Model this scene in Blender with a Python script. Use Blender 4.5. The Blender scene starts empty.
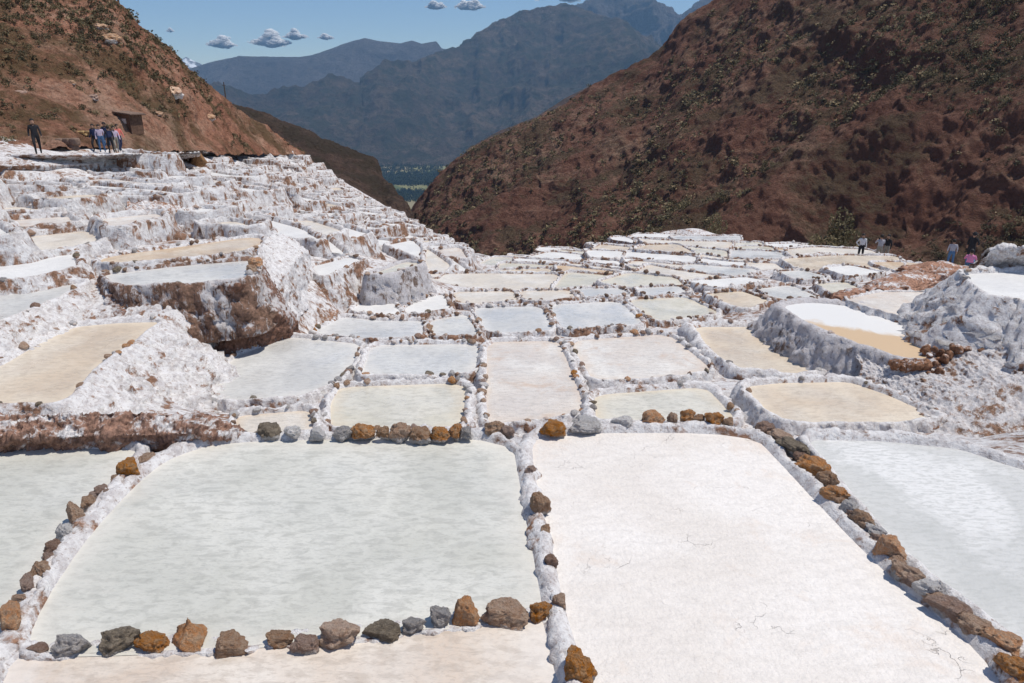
import bpy, bmesh, math, random
import numpy as np
from mathutils import Vector, Matrix
random.seed(7); rng = np.random.default_rng(7)
SC = bpy.context.scene; COL = SC.collection
# ------------------------------------------------------------------ camera, sky, sun, exposure
F = 683.0; PITCH = math.radians(20.0); CZ = 4.0
cam = bpy.data.objects.new('camera', bpy.data.cameras.new('camera')); COL.objects.link(cam)
cam.location = (0, 0, CZ); cam.rotation_euler = (math.radians(70), 0, 0)
cam.data.sensor_width = 36; cam.data.lens = 24.0; cam.data.clip_start = 0.05; cam.data.clip_end = 60000
SC.camera = cam
SUN_EL = math.radians(66); SUN_AZ = math.radians(84)      # azimuth from +Y towards +X
w = bpy.data.worlds.new('World'); SC.world = w; w.use_nodes = True
nt = w.node_tree; bg = nt.nodes['Background']
sky = nt.nodes.new('ShaderNodeTexSky'); sky.sky_type = 'NISHITA'; sky.sun_disc = False
sky.sun_elevation = SUN_EL; sky.sun_rotation = SUN_AZ; sky.altitude = 1500; sky.air_density = 1.1; sky.dust_density = 0.2; sky.ozone_density = 4.5
nt.links.new(sky.outputs[0], bg.inputs[0]); bg.inputs[1].default_value = 0.10
sl = bpy.data.lights.new('sun', 'SUN'); sl.energy = 3.75; sl.angle = math.radians(0.5); sl.color = (1, .94, .85)
so = bpy.data.objects.new('sun', sl); COL.objects.link(so)
sd = Vector((math.sin(SUN_AZ)*math.cos(SUN_EL), math.cos(SUN_AZ)*math.cos(SUN_EL), math.sin(SUN_EL)))
so.rotation_euler = sd.to_track_quat('Z', 'Y').to_euler()
SC.view_settings.view_transform = 'Standard'; SC.view_settings.look = 'None'
SC.view_settings.exposure = 0.20; SC.view_settings.gamma = 1.0

# ------------------------------------------------------------------ projection helpers
CP, SP = math.cos(PITCH), math.sin(PITCH)
def PD(u, v, d):
    a = (np.asarray(u, float)-512)/F; b = (np.asarray(v, float)-341.5)/F
    return np.stack(np.broadcast_arrays(a*d, (CP-b*SP)*d, CZ+(-SP-b*CP)*d), -1)
def PZ(u, v, z):
    b = (v-341.5)/F; d = (CZ-z)/(SP+b*CP)
    return PD(u, v, d)
def proj(x, y, z):
    z = z-CZ; d = y*CP-z*SP; up = y*SP+z*CP
    d = np.maximum(d, 1e-3)
    return 512+F*x/d, 341.5-F*up/d, d

# ------------------------------------------------------------------ numpy noise
def _h(i, j, k, s):
    n = (i.astype(np.int64)*374761393+j.astype(np.int64)*668265263+k.astype(np.int64)*2147483647+s*974634777) & 0xffffffff
    n = ((n ^ (n >> 13))*1274126177) & 0xffffffff
    n = ((n ^ (n >> 15))*2246822519) & 0xffffffff
    return ((n ^ (n >> 16)) & 0xffffff)/float(0xffffff)
def vn(p, s=0):
    f = np.floor(p); t = p-f; t = t*t*t*(t*(t*6-15)+10); f = f.astype(np.int64)
    r = 0
    for a in (0, 1):
        for b in (0, 1):
            for c in (0, 1):
                wt = (t[..., 0] if a else 1-t[..., 0])*(t[..., 1] if b else 1-t[..., 1])*(t[..., 2] if c else 1-t[..., 2])
                r = r+wt*_h(f[..., 0]+a, f[..., 1]+b, f[..., 2]+c, s)
    return r*2-1
def fbm(p, sc=1.0, oct=4, s=0, gain=.5, ridge=False):
    p = np.asarray(p, float)*sc; r = 0; a = 1.0; tot = 0
    for o in range(oct):
        n = vn(p, s+o*17)
        if ridge: n = 1-2*np.abs(n)
        r = r+a*n; tot += a; a *= gain; p = p*2.03+11.3
    return r/tot

# ------------------------------------------------------------------ object helpers
LMK = [(40,140,'the lone walker'),(108,140,'the walking group'),(131,122,'the adobe hut'),(200,162,'the rusty pillar'),(170,212,'the earth outcrop'),(182,246,'the long orange-beige pond'),(335,268,'the tilted white pond'),(395,268,'the ribbed grey wall'),
       (480,262,'the low end of the left hillside'),(290,152,'the far end of the path'),(35,265,'the left edge ponds'),(715,226,'the lone pale bush'),(860,250,'the person in white'),(881,250,'the person with a phone'),(968,250,'the person in pink'),(900,288,'the red earth heap'),
       (716,283,'the long slanting white pond'),(540,248,'the left tip of the bench'),(690,229,'the highest edge of the bench'),(595,290,'the thin upper middle ponds'),(845,245,'the dense green bush'),(226,92,'the ridge utility pole'),(119,4,'the crest utility pole'),(720,4,'the top of the right ridge'),(450,175,'the lower end of the right ridge'),(1000,20,'the top right corner')]
ORDW = 'closest,second closest,third closest,fourth closest,fifth closest,sixth closest,seventh closest,eighth closest,ninth closest,tenth closest'.split(',')
_cnt = {}
def place(head, u, v):
    L = min(LMK, key=lambda a: (a[0]-u)**2+((a[1]-v)*1.4)**2); dx, dy = u-L[0], (v-L[1])*1.4
    side = ('right of' if dx > 0 else 'left of') if abs(dx) > abs(dy) else ('below' if dy > 0 else 'above')
    return head, side, L[2], math.hypot(dx, dy)
def place_all(items):
    """items: (object, head, u, v) -> a label of its own for each, by rank of distance from the nearest landmark"""
    gr = {}
    for o, head, u, v in items:
        h, sd_, L, d = place(head, u, v); gr.setdefault((h, sd_, L), []).append((d, o))
    for (h, sd_, L), lst in gr.items():
        lst.sort(key=lambda a: a[0])
        for k, (d, o) in enumerate(lst):
            o['label'] = f"{h} {sd_} {L}" + ('' if len(lst) == 1 else f", {ORDW[k]}" if k < 10 else f", {k+1}th closest")
def tag(o, label=None, cat=None, group=None, kind=None):
    if label: o['label'] = label
    if cat: o['category'] = cat
    if group: o['group'] = group
    if kind: o['kind'] = kind
    return o
def mk(name, V, Fc, mat, parent=None, smooth=True, mi=None):
    me = bpy.data.meshes.new(name)
    me.from_pydata(np.asarray(V).tolist(), [], Fc if isinstance(Fc, list) else Fc.tolist())
    for m in (mat if isinstance(mat, (list, tuple)) else [mat]): me.materials.append(m)
    if mi is not None: me.polygons.foreach_set('material_index', np.asarray(mi, np.int32))
    if smooth: me.polygons.foreach_set('use_smooth', np.ones(len(me.polygons), bool))
    me.update()
    o = bpy.data.objects.new(name, me); COL.objects.link(o)
    if parent: o.parent = parent
    return o
def empty(name, loc):
    o = bpy.data.objects.new(name, None); COL.objects.link(o); o.location = loc; o.empty_display_size = .2
    return o
def gridfaces(nr, nc, closed=False):
    r = np.arange(nr-1)[:, None]; c = np.arange(nc if closed else nc-1)[None, :]; c2 = (c+1) % nc
    return np.stack([r*nc+c, r*nc+c2, (r+1)*nc+c2, (r+1)*nc+c], -1).reshape(-1, 4)

# ------------------------------------------------------------------ materials
class N:
    def __init__(s, name):
        s.m = bpy.data.materials.new(name); s.m.use_nodes = True; s.t = s.m.node_tree
        s.b = s.t.nodes['Principled BSDF']; s.out = s.t.nodes['Material Output']
    def n(s, typ, **k):
        q = s.t.nodes.new(typ)
        for a, b in k.items(): setattr(q, a, b)
        return q
    def l(s, a, b): s.t.links.new(a, b)
    def pos(s, scale=(1, 1, 1), obj=False):
        if obj: src = s.n('ShaderNodeTexCoord').outputs['Object']
        else: src = s.n('ShaderNodeNewGeometry').outputs['Position']
        mp = s.n('ShaderNodeMapping'); mp.inputs['Scale'].default_value = scale; s.l(src, mp.inputs[0]); return mp.outputs[0]
    def noise(s, vec, scale, det=4, rough=.55, dist=0):
        q = s.n('ShaderNodeTexNoise'); q.inputs['Scale'].default_value = scale; q.inputs['Detail'].default_value = det
        q.inputs['Roughness'].default_value = rough; q.inputs['Distortion'].default_value = dist; s.l(vec, q.inputs['Vector']); return q.outputs[0]
    def ramp(s, f, a, b, lo=0, hi=1):
        q = s.n('ShaderNodeMapRange'); q.inputs[1].default_value = a; q.inputs[2].default_value = b
        q.inputs[3].default_value = lo; q.inputs[4].default_value = hi; s.l(f, q.inputs[0]); return q.outputs[0]
    def mix(s, f, a, b):
        q = s.n('ShaderNodeMix', data_type='RGBA')
        for i, x in ((0, f), (6, a), (7, b)):
            if isinstance(x, (tuple, list)): q.inputs[i].default_value = (*x, 1) if len(x) == 3 else x
            elif isinstance(x, (int, float)): q.inputs[i].default_value = x
            else: s.l(x, q.inputs[i])
        return q.outputs[2]
    def math(s, op, a, b=None):
        q = s.n('ShaderNodeMath', operation=op)
        for i, x in ((0, a), (1, b)):
            if x is None: continue
            if isinstance(x, (int, float)): q.inputs[i].default_value = x
            else: s.l(x, q.inputs[i])
        return q.outputs[0]
    def bump(s, h, st, d):
        q = s.n('ShaderNodeBump'); q.inputs['Strength'].default_value = st; q.inputs['Distance'].default_value = d
        s.l(h, q.inputs['Height']); s.l(q.outputs[0], s.b.inputs['Normal']); return q
    def done(s, col, rough=.8, spec=.3):
        if isinstance(col, (tuple, list)): s.b.inputs['Base Color'].default_value = (*col[:3], 1)
        else: s.l(col, s.b.inputs['Base Color'])
        if isinstance(rough, (int, float)): s.b.inputs['Roughness'].default_value = rough
        else: s.l(rough, s.b.inputs['Roughness'])
        s.b.inputs['Specular IOR Level'].default_value = spec
        return s.m

def pond_mat(name, c1, c2, wet=.5, sc=.5, grain=1.0, thr=(.42, .6), cracks=False, c3=None, edge=None, mot=1.0):
    q = N(name); p = q.pos()
    a = q.noise(p, sc, 4, .6, .6); f = q.ramp(a, *thr)
    c = q.mix(f, c1, c2)
    s2 = q.noise(q.pos((2.2, 5.5, 1)), 2.2*grain, 5, .65, .4)       # streaky crystal mottling
    c = q.mix(q.ramp(s2, .48, .60, 0, .42*mot), c, tuple(x*.62 for x in c1))
    s5 = q.noise(q.pos((3, 9, 1)), 5*grain, 4, .7, .5); c = q.mix(q.ramp(s5, .52, .62, 0, .34*mot), c, tuple(x*.58 for x in c1))
    s3 = q.noise(q.pos((1, 1, 1)), 22*grain, 3, .6)
    c = q.mix(q.ramp(s3, .46, .66, 0, .35), c, tuple(x*.80 for x in c2))
    if c3:
        s4 = q.noise(q.pos(), 1.1, 5, .7, .5); c = q.mix(q.ramp(s4, .56, .70, 0, .75), c, c3)
    if edge:
        ea = q.n('ShaderNodeAttribute', attribute_name='edge').outputs['Fac']
        ef = q.math('ADD', ea, q.math('MULTIPLY', q.math('SUBTRACT', q.noise(p, 2.6, 5, .65, .5), .5), 1.3))
        c = q.mix(q.ramp(ef, .05, .75, .65, 0), c, edge)
    h = q.math('ADD', s3, q.math('MULTIPLY', s2, 1.5))
    if cracks:
        v = q.n('ShaderNodeTexVoronoi', feature='DISTANCE_TO_EDGE'); v.inputs['Scale'].default_value = 1.3
        nn = q.n('ShaderNodeTexNoise'); nn.inputs['Scale'].default_value = 2.5; nn.inputs['Detail'].default_value = 6
        q.l(p, nn.inputs[0]); va = q.n('ShaderNodeVectorMath', operation='ADD'); q.l(p, va.inputs[0]); q.l(nn.outputs[1], va.inputs[1])
        q.l(va.outputs[0], v.inputs[0])
        e = q.ramp(v.outputs[0], 0, .006, 1, 0); gate = q.ramp(q.noise(p, 1.7, 3), .56, .64); e = q.math('MULTIPLY', e, gate)
        c = q.mix(q.math('MULTIPLY', e, .22), c, (.60, .50, .42)); h = q.math('SUBTRACT', h, q.math('MULTIPLY', e, 1.0))
    q.bump(h, .8 if wet < .5 else .22, .015)
    r = q.ramp(q.noise(p, .9, 3), .40, .60, .75-wet*.85, .85-wet*.45)
    return q.done(c, r, .25+.5*wet)
PM = {
 'white': pond_mat('dry_white_salt', (.72, .67, .62), (.79, .75, .71), .1, .5, 1, cracks=True, mot=.4, c3=(.68, .58, .50)),
 'white2': pond_mat('bright_salt', (.68, .67, .655), (.75, .74, .72), .2, .6, mot=.5),
 'green': pond_mat('wet_green_grey_salt', (.535, .53, .475), (.65, .64, .585), .55, .45, 1.0, edge=(.70, .665, .60)),
 'grey': pond_mat('wet_grey_salt', (.55, .545, .525), (.66, .65, .62), .6, .5, edge=(.70, .66, .61)),
 'blue': pond_mat('blue_grey_brine', (.54, .54, .53), (.65, .64, .62), .65, .5, edge=(.72, .70, .67)),
 'cream': pond_mat('cream_salt', (.66, .60, .52), (.75, .71, .65), .45, .5, edge=(.60, .47, .34)),
 'beige': pond_mat('beige_brine', (.61, .50, .38), (.68, .60, .49), .6, .6, thr=(.38, .62), edge=(.72, .62, .48)),
 'tan': pond_mat('tan_brine', (.56, .41, .27), (.68, .58, .46), .5, .6, edge=(.62, .44, .27)),
 'pink': pond_mat('pink_white_salt', (.66, .60, .545), (.75, .72, .675), .45, .7, c3=(.56, .42, .32), edge=(.62, .50, .40)),
 'olive': pond_mat('olive_brine', (.58, .55, .46), (.67, .64, .56), .6, .6, edge=(.66, .56, .42)),
 'patch': pond_mat('patchy_salt', (.60, .585, .565), (.82, .81, .79), .35, .35, thr=(.46, .52)),
 'front_shallow': pond_mat('shallow_pinkish_salt', (.62, .52, .43), (.70, .64, .57), .5, .7, edge=(.74, .70, .66)),
}
def crust_mat(name, brown=.5, tint=(.30, .17, .11), white=(.76, .745, .74), scale=1.0, iso=False):
    q = N(name); p = q.pos()
    g = q.n('ShaderNodeNewGeometry'); sx = q.n('ShaderNodeSeparateXYZ'); q.l(g.outputs['Normal'], sx.inputs[0])
    steep = q.ramp(sx.outputs[2], .85, .25)
    drip = q.noise(q.pos((2.5, 2.5, 2.5) if iso else (5, 5, 1.1)), 1.3*scale, 6, .7, .3)
    blot = q.noise(p, 1.1*scale, 5, .65, .5)
    f = q.math('ADD', q.math('MULTIPLY', drip, .5), q.math('MULTIPLY', blot, .5))
    f = q.math('ADD', f, q.math('MULTIPLY', steep, .05))
    m = q.ramp(f, .60-.10*brown, .66-.10*brown)
    gr = q.noise(p, 6*scale, 5, .7)
    wcol = q.mix(q.ramp(gr, .44, .62, 0, .85), white, (.50, .46, .455))
    wcol = q.mix(q.ramp(q.noise(p, 17*scale, 4, .75), .56, .68, 0, .7), wcol, tuple(x*.7 for x in tint))
    bcol = q.mix(q.ramp(q.noise(p, 9*scale, 4, .7), .35, .65), tuple(x*.45 for x in tint), tuple(min(1, x*1.25) for x in tint))
    c = q.mix(m, wcol, bcol)
    h = q.math('ADD', q.noise(p, 14*scale, 5, .75), q.math('MULTIPLY', drip, 1.2))
    q.bump(h, .9, .05/scale)
    return q.done(c, .8, .25)
CR_WHITE = crust_mat('white_salt_crust', .40, scale=1.3, iso=True)
CR_MIX = crust_mat('salt_crust_with_earth', .85)
CR_BROWN = crust_mat('salty_earth_wall', 1.15)
CR_GREY = crust_mat('grey_salt_crust', .35, white=(.60, .58, .59), tint=(.22, .16, .13))
CR_FAR = crust_mat('far_salt_crust', .72, scale=.6)
CR_DIRT = crust_mat('red_earth', 1.75, tint=(.36, .19, .125))
def earth_mat(name, cols, sc=1.0, bump=.25, dist=None, green=None, bs=1.0, cliff=None):
    q = N(name); p = q.pos()
    a = q.noise(p, .05*sc, 6, .7, .6); b = q.noise(p, .5*sc, 6, .75, .3)
    f = q.math('ADD', q.math('MULTIPLY', a, .6), q.math('MULTIPLY', b, .4))
    c = q.mix(q.ramp(f, .36, .50), cols[0], cols[1]); c = q.mix(q.ramp(f, .50, .62), c, cols[2])
    if green is not None:
        g = q.noise(p, .11*sc, 6, .72, .2)
        c = q.mix(q.ramp(g, .49-.05*bs, .56, 0, .85), c, green)
    c = q.mix(q.ramp(q.noise(p, 1.7*sc, 5, .8), .46, .62, 0, .6), c, tuple(x*.45 for x in cols[0]))
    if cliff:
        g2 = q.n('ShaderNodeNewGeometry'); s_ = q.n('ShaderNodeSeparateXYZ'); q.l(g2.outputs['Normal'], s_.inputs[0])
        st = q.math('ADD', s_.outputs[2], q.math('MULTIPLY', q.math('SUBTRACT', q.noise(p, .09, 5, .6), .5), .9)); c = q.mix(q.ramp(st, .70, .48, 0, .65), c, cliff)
    q.bump(q.math('ADD', b, q.math('MULTIPLY', q.noise(p, 2.3*sc, 6, .8), .7)), 1.0, dist or bump)
    return q.done(c, .95, .1)
M_LEFT = earth_mat('red_earth_slope', [(.30, .135, .085), (.56, .28, .185), (.66, .44, .32)], 1.3, .8, green=(.16, .115, .06))
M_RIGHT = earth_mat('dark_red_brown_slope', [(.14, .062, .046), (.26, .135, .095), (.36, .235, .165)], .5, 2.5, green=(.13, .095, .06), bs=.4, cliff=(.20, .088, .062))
M_RIDGE = earth_mat('brown_ridge', [(.085, .05, .04), (.14, .088, .065), (.18, .125, .095)], .4, 3.0, green=(.07, .055, .035))
M_MTN = earth_mat('mountain_slope', [(.06, .05, .035), (.14, .105, .075), (.25, .185, .135)], .08, 30.0, green=(.06, .065, .04))
M_MTNR = earth_mat('mountain_rock', [(.10, .085, .075), (.16, .13, .115), (.24, .20, .18)], .04, 60.0)
def simple(name, c, r=.8, nz=.15, sc=8):
    q = N(name); p = q.pos(obj=True); f = q.noise(p, sc, 4, .7)
    return q.done(q.mix(q.ramp(f, .35, .65), tuple(x*(1-nz) for x in c), tuple(min(1, x*(1+nz)) for x in c)), r, .3)
def rock_mat(name, a, b, dark, salt=.35):
    q = N(name); p = q.pos(obj=True)
    tc = q.n('ShaderNodeTexCoord').outputs['Object']; sx = q.n('ShaderNodeSeparateXYZ'); q.l(tc, sx.inputs[0])
    oi = q.n('ShaderNodeObjectInfo').outputs['Random']
    n1 = q.noise(p, 2.0, 6, .7, .5); n2 = q.noise(p, 7, 6, .75)
    c = q.mix(q.ramp(n1, .38, .62), a, b); c = q.mix(q.ramp(n2, .53, .68, 0, .8), c, dark)
    hsv = q.n('ShaderNodeHueSaturation'); q.l(q.ramp(oi, 0, 1, .95, 1.4), hsv.inputs['Value']); q.l(q.ramp(oi, 0, 1, 1.2, .85), hsv.inputs['Saturation']); q.l(c, hsv.inputs['Color']); c = hsv.outputs[0]
    z = q.math('ADD', sx.outputs[2], q.math('MULTIPLY', q.math('SUBTRACT', q.noise(p, 3, 5, .7), .5), 1.6))
    c = q.mix(q.ramp(z, -.50+salt, -.72+salt, 0, .92), c, (.72, .69, .67))
    q.bump(q.math('ADD', n2, n1), .9, .12)
    return q.done(c, .75, .3)
RM = {'ochre': rock_mat('ochre_stone', (.66, .27, .08), (.60, .40, .25), (.22, .10, .05), .12),
      'brown': rock_mat('brown_stone', (.46, .27, .17), (.62, .46, .34), (.17, .10, .07), .25),
      'grey': rock_mat('grey_stone', (.36, .35, .36), (.60, .55, .51), (.17, .155, .15), .3),
      'dark': rock_mat('dark_stone', (.20, .165, .125), (.40, .33, .25), (.08, .065, .05), .15),
      'pink': rock_mat('pinkish_stone', (.38, .24, .18), (.48, .36, .30), (.14, .08, .06), .2),
      'salt': rock_mat('salt_coated_stone', (.74, .71, .69), (.80, .78, .77), (.40, .29, .23), .6)}
def leaf_mat(name, a, b):
    q = N(name); g = q.n('ShaderNodeNewGeometry').outputs['Random Per Island']
    oi = q.n('ShaderNodeObjectInfo').outputs['Random']
    c = q.mix(g, a, b); hsv = q.n('ShaderNodeHueSaturation'); q.l(q.ramp(oi, 0, 1, .7, 1.3), hsv.inputs['Value']); q.l(c, hsv.inputs['Color'])
    return q.done(hsv.outputs[0], .8, .15)
L_DARK = leaf_mat('dark_scrub_leaves', (.065, .06, .035), (.14, .115, .07))
L_OLIVE = leaf_mat('olive_scrub_leaves', (.12, .105, .055), (.25, .20, .115))
L_DRY = leaf_mat('dry_grass_tuft', (.16, .12, .065), (.26, .20, .12))
L_VAL = leaf_mat('valley_trees_leaves', (.025, .04, .02), (.05, .07, .035))

# ------------------------------------------------------------------ traced salt ponds
# each: short description, colour, level z, rim width, rim height, skirt drop, skirt slope deg, crust, stones per metre, outline [(u, v[, rim scale])]
T = []
def tp(desc, col, z, w, h, drop, slope, crust, st, poly): T.append(dict(desc=desc, col=col, z=z, w=w, h=h, drop=drop, slope=slope, crust=crust, st=st, poly=poly))
CR_RUB = crust_mat('rubble_crust', 1.15, tint=(.25, .15, .105), white=(.62, .60, .60))
W_, X_, G_ = CR_WHITE, CR_MIX, CR_GREY
tp('large pale green-grey salt pond in the left foreground, above the bottom row of stones', 'green', 0, .15, .09, .5, 75, W_, 0,
   [(215,443),(330,439),(512,438),(521,490),(540,590),(543,612,0.),(440,628,0.),(330,640,0.),(190,650,0.),(60,655,0.),(24,646,.6),(45,600),(85,540),(130,490),(165,460)])
tp('pinkish shallow salt pond cut off by the bottom edge, below the row of loose stones', 'front_shallow', -.005, .15, .09, .5, 75, W_, 0,
   [(20,655,.2),(60,648,0.),(190,643,0.),(330,634,0.),(440,622,0.),(541,612,0.),(557,680),(572,760),(250,775),(-60,775),(-20,700)])
tp('pale green-grey salt pond at the left edge of the foreground', 'green', .01, .15, .09, .5, 75, W_, 0,
   [(-200,447),(0,449),(140,449),(118,478),(70,530),(30,582),(-2,640),(-60,720),(-300,720),(-420,560)])
tp('very large dry white salt pond filling the centre right foreground', 'white', 0, .15, .09, .6, 75, W_, 0,
   [(532,440),(560,433),(752,433),(785,468),(835,522),(895,582),(985,655),(1020,720),(1040,775),(600,775),(592,690),(568,625),(550,540),(533,470)])
tp('white and grey salt pond in the right foreground with a pink corner', 'patch', -.01, .17, .10, .6, 75, W_, 0,
   [(806,440),(880,441),(960,449),(1010,466),(1100,490),(1300,540),(1400,700),(1150,700),(1048,668),(1006,632),(935,580),(885,533),(838,478)])
# middle mosaic
tp('tall off-white salt pond in the centre, right behind the front wall', 'pink', -2.6, .17, .10, .8, 70, W_, 2.4, [(487,342),(558,341),(568,362),(584,405),(583,413),(545,421),(489,426),(486,400)])
tp('pale green salt pond left of centre just behind the front wall', 'olive', -2.5, .17, .10, .8, 70, W_, 2.2, [(340,387),(466,383),(463,428),(400,431),(331,429),(330,404)])
tp('grey salt pond above the pale green one left of centre', 'grey', -2.7, .15, .10, .8, 70, W_, 2.2, [(371,345),(478,344),(479,368),(466,375),(416,377),(360,377)])
tp('very small cream salt pond in the corner behind the earth bank', 'cream', -2.3, .14, .12, .6, 70, W_, 3, [(236,416),(310,410),(314,434),(236,438)])
tp('wide grey salt pond below the dark rubble wall', 'grey', -2.7, .15, .10, .7, 70, W_, 2.0, [(205,391),(234,357),(286,338),(300,338),(361,344),(350,370),(336,384),(300,397),(250,402),(200,403)])
tp('narrow white salt pond tapering to the left, above the grey ones', 'blue', -3.0, .14, .08, .7, 70, X_, 2.4, [(315,331),(343,317),(383,321),(423,321),(423,337),(380,340),(322,336)])
tp('small grey salt pond with a slanting right side, left of the bluish ponds', 'grey', -3.05, .14, .08, .7, 70, X_, 2.6, [(429,321),(466,314),(480,336),(433,337)])
tp('bluish salt pond right above the tall off-white one', 'blue', -3.2, .14, .08, .7, 70, X_, 2.6, [(472,308),(541,306),(554,331),(489,335)])
tp('bluish salt pond in the middle, widening towards the right', 'blue', -3.2, .14, .08, .7, 70, X_, 2.6, [(549,305),(619,301),(646,325),(563,331)])
tp('grey-beige slanting salt pond right of the bluish pair', 'olive', -3.25, .14, .08, .7, 70, X_, 2.4, [(627,300),(686,297),(722,314),(656,323)])
tp('large pinkish salt pond with white crystals right of centre', 'pink', -2.75, .17, .10, .8, 70, W_, 2.0, [(569,341),(669,334),(715,372),(652,380),(594,383)])
tp('low wide cream pond behind the front wall right of centre', 'olive', -2.5, .2, .12, .8, 70, W_, 1.0, [(594,395),(706,387),(738,421),(653,424),(596,421)])
tp('beige brine pond between thick white walls, left of the long grey wall', 'beige', -2.7, .30, .16, .8, 70, W_, .5, [(694,327),(760,327),(783,343),(812,355),(838,369),(790,376),(746,372),(724,363),(706,345)])
tp('beige brine pond with a pointed right end below the long grey wall', 'beige', -2.4, .20, .12, .8, 70, W_, .6, [(745,387),(780,383),(850,382),(890,396),(941,419),(890,424),(788,424),(764,410)])
tp('oval salt pond, half white and half orange, held by the long grey wall', 'oval', -1.9, .28, .10, 1.0, 62, G_, .5, [(780,306),(812,302),(865,308),(911,322),(941,334),(951,352),(929,361),(900,360),(850,342),(800,320)])
tp('dry pinkish white flat behind the oval pond', 'pink', -1.78, .1, .05, .6, 60, W_, 0, [(845,300),(880,292),(929,292),(941,307),(935,326),(882,312)])
tp('bright white salt pond on top of the mound at the right edge', 'white2', -.6, .22, .13, 3.4, 50, CR_WHITE, 1.2, [(963,274),(1024,272),(1100,276),(1180,300),(1120,330),(1024,304),(995,300),(975,288)])
tp('small white trapezoid salt pond under the ribbed grey wall', 'white2', -3.1, .12, .07, .7, 70, X_, 3, [(350,311),(366,299),(390,298),(402,315),(390,317)])
tp('small white salt pond right of the trapezoid one', 'white2', -3.3, .12, .07, .7, 70, X_, 3, [(404,310),(413,301),(443,294),(451,309),(433,312),(410,315)])
tp('thin cream salt pond in the upper middle row, leftmost of four', 'cream', -3.6, .13, .08, .7, 70, X_, 3, [(453,292),(513,291),(518,301),(476,305),(457,304)])
tp('thin cream salt pond in the upper middle row, second of four', 'cream', -3.6, .13, .08, .7, 70, X_, 3, [(519,291),(569,290),(576,298),(552,301),(524,301)])
tp('thin bluish salt pond in the upper middle row, third of four', 'blue', -3.65, .13, .08, .7, 70, X_, 3, [(574,289),(620,288),(632,295),(586,298)])
tp('thin bluish salt pond in the upper middle row, rightmost of four', 'blue', -3.6, .13, .08, .7, 70, X_, 3, [(635,288),(679,286),(688,293),(647,297)])
tp('tan diamond salt pond right of the upper middle row', 'beige', -3.1, .15, .1, .8, 70, X_, 2, [(706,294),(742,291),(770,301),(749,311),(722,303)])
tp('grey-green parallelogram salt pond above the oval pond', 'grey', -3.2, .14, .09, .8, 70, X_, 2, [(755,289),(791,285),(821,298),(777,301)])
tp('olive diamond salt pond left of the red earth heap', 'olive', -3.2, .14, .09, .8, 70, X_, 2, [(815,284),(847,282),(864,291),(838,297)])
tp('long white salt pond slanting above the tan diamond one', 'white2', -3.8, .13, .08, .8, 70, X_, 2, [(686,281),(746,277),(768,281),(716,289)])
tp('grey salt pond slanting in front of the three standing people', 'grey', -4.0, .13, .08, .8, 70, X_, 2, [(774,272),(803,270),(830,277),(803,281)])
tp('bright white salt pond at the feet of the three standing people', 'white2', -4.2, .13, .06, .8, 70, X_, 2, [(821,268),(850,265),(886,273),(850,277)])
tp('yellowish salt pond between the two groups of people at right', 'tan', -5.0, .15, .08, 1.0, 65, X_, 0, [(868,262),(905,262),(944,266),(940,272),(905,274),(885,268)])
# left
tp('white tilted salt pond left of the ribbed grey wall', 'white2', -2.0, .16, .10, 1.3, 68, X_, 2, [(310,267),(352,257),(362,261),(323,279)])
tp('cream salt pond on top of the ribbed grey wall', 'olive', -2.15, .16, .10, 1.3, 76, G_, 1.6, [(365,277),(405,262),(424,264),(393,274)])
tp('beige brine pond behind the earth bank at the left edge', 'beige', -1.3, .22, .10, 1.7, 47, W_, 1.3, [(-80,386),(0,367),(40,343),(75,327),(118,323),(161,322),(133,343),(93,370),(63,405),(0,405),(-80,405)])
tp('grey-beige wedge salt pond at the left edge', 'grey', -.8, .2, .12, .9, 52, W_, .8, [(-70,298),(0,291),(84,283),(66,296),(30,312),(0,324),(-70,348)])
tp('white salt pond at the left edge above the wedge shaped one', 'white2', -.55, .2, .10, .6, 60, X_, 1.8, [(-70,270),(0,262),(72,250),(77,269),(33,279),(0,283),(-70,290)])
tp('long grey salt pond above the dark rubble wall at left', 'grey', -.7, .18, .10, 1.5, 79, CR_RUB, 1.0, [(103,275),(180,266),(255,260),(247,280),(190,285),(133,288),(112,283)])
tp('long orange-beige salt pond, uppermost of the big ones at left', 'tan', -.6, .18, .10, .8, 70, X_, 1.6, [(98,258),(180,247),(264,235),(258,252),(166,262),(104,266)])

SHORT = ['large front left', 'bottom', 'front left edge', 'front white', 'front right', 'tall off-white', 'pale green', 'grey left-of-centre', 'very small cream', 'wide grey', 'narrow tapering', 'slanting grey', 'first bluish', 'widening bluish', 'grey-beige slanting', 'large pinkish', 'low wide cream', 'thick-walled beige', 'pointed beige', 'oval', 'dry flat', 'bright mound', 'white trapezoid', 'small white neighbour', 'leftmost thin cream', 'second thin cream', 'third thin bluish', 'rightmost thin bluish', 'tan diamond', 'grey parallelogram', 'olive diamond', 'long slanting white', 'grey slanting', 'bright feet-side', 'yellowish', 'tilted white', 'ribbed-wall cream', 'beige bank-side', 'left edge wedge', 'left edge white', 'long grey', 'long orange-beige']
for t, s_ in zip(T, SHORT): t['short'] = s_
def chaikin(P, it, k=.11):
    for _ in range(it):
        Q = np.roll(P, -1, 0); P = np.stack([P*(1-k)+Q*k, P*k+Q*(1-k)], 1).reshape(-1, P.shape[1])
    return P
def resample(P, s):
    Q = np.vstack([P, P[:1]]); L = np.r_[0, np.cumsum(np.linalg.norm(np.diff(Q[:, :2], axis=0), axis=1))]
    n = max(12, int(L[-1]/s)); t = np.linspace(0, L[-1], n, endpoint=False)
    return np.stack([np.interp(t, L, Q[:, i]) for i in range(P.shape[1])], 1)
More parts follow.
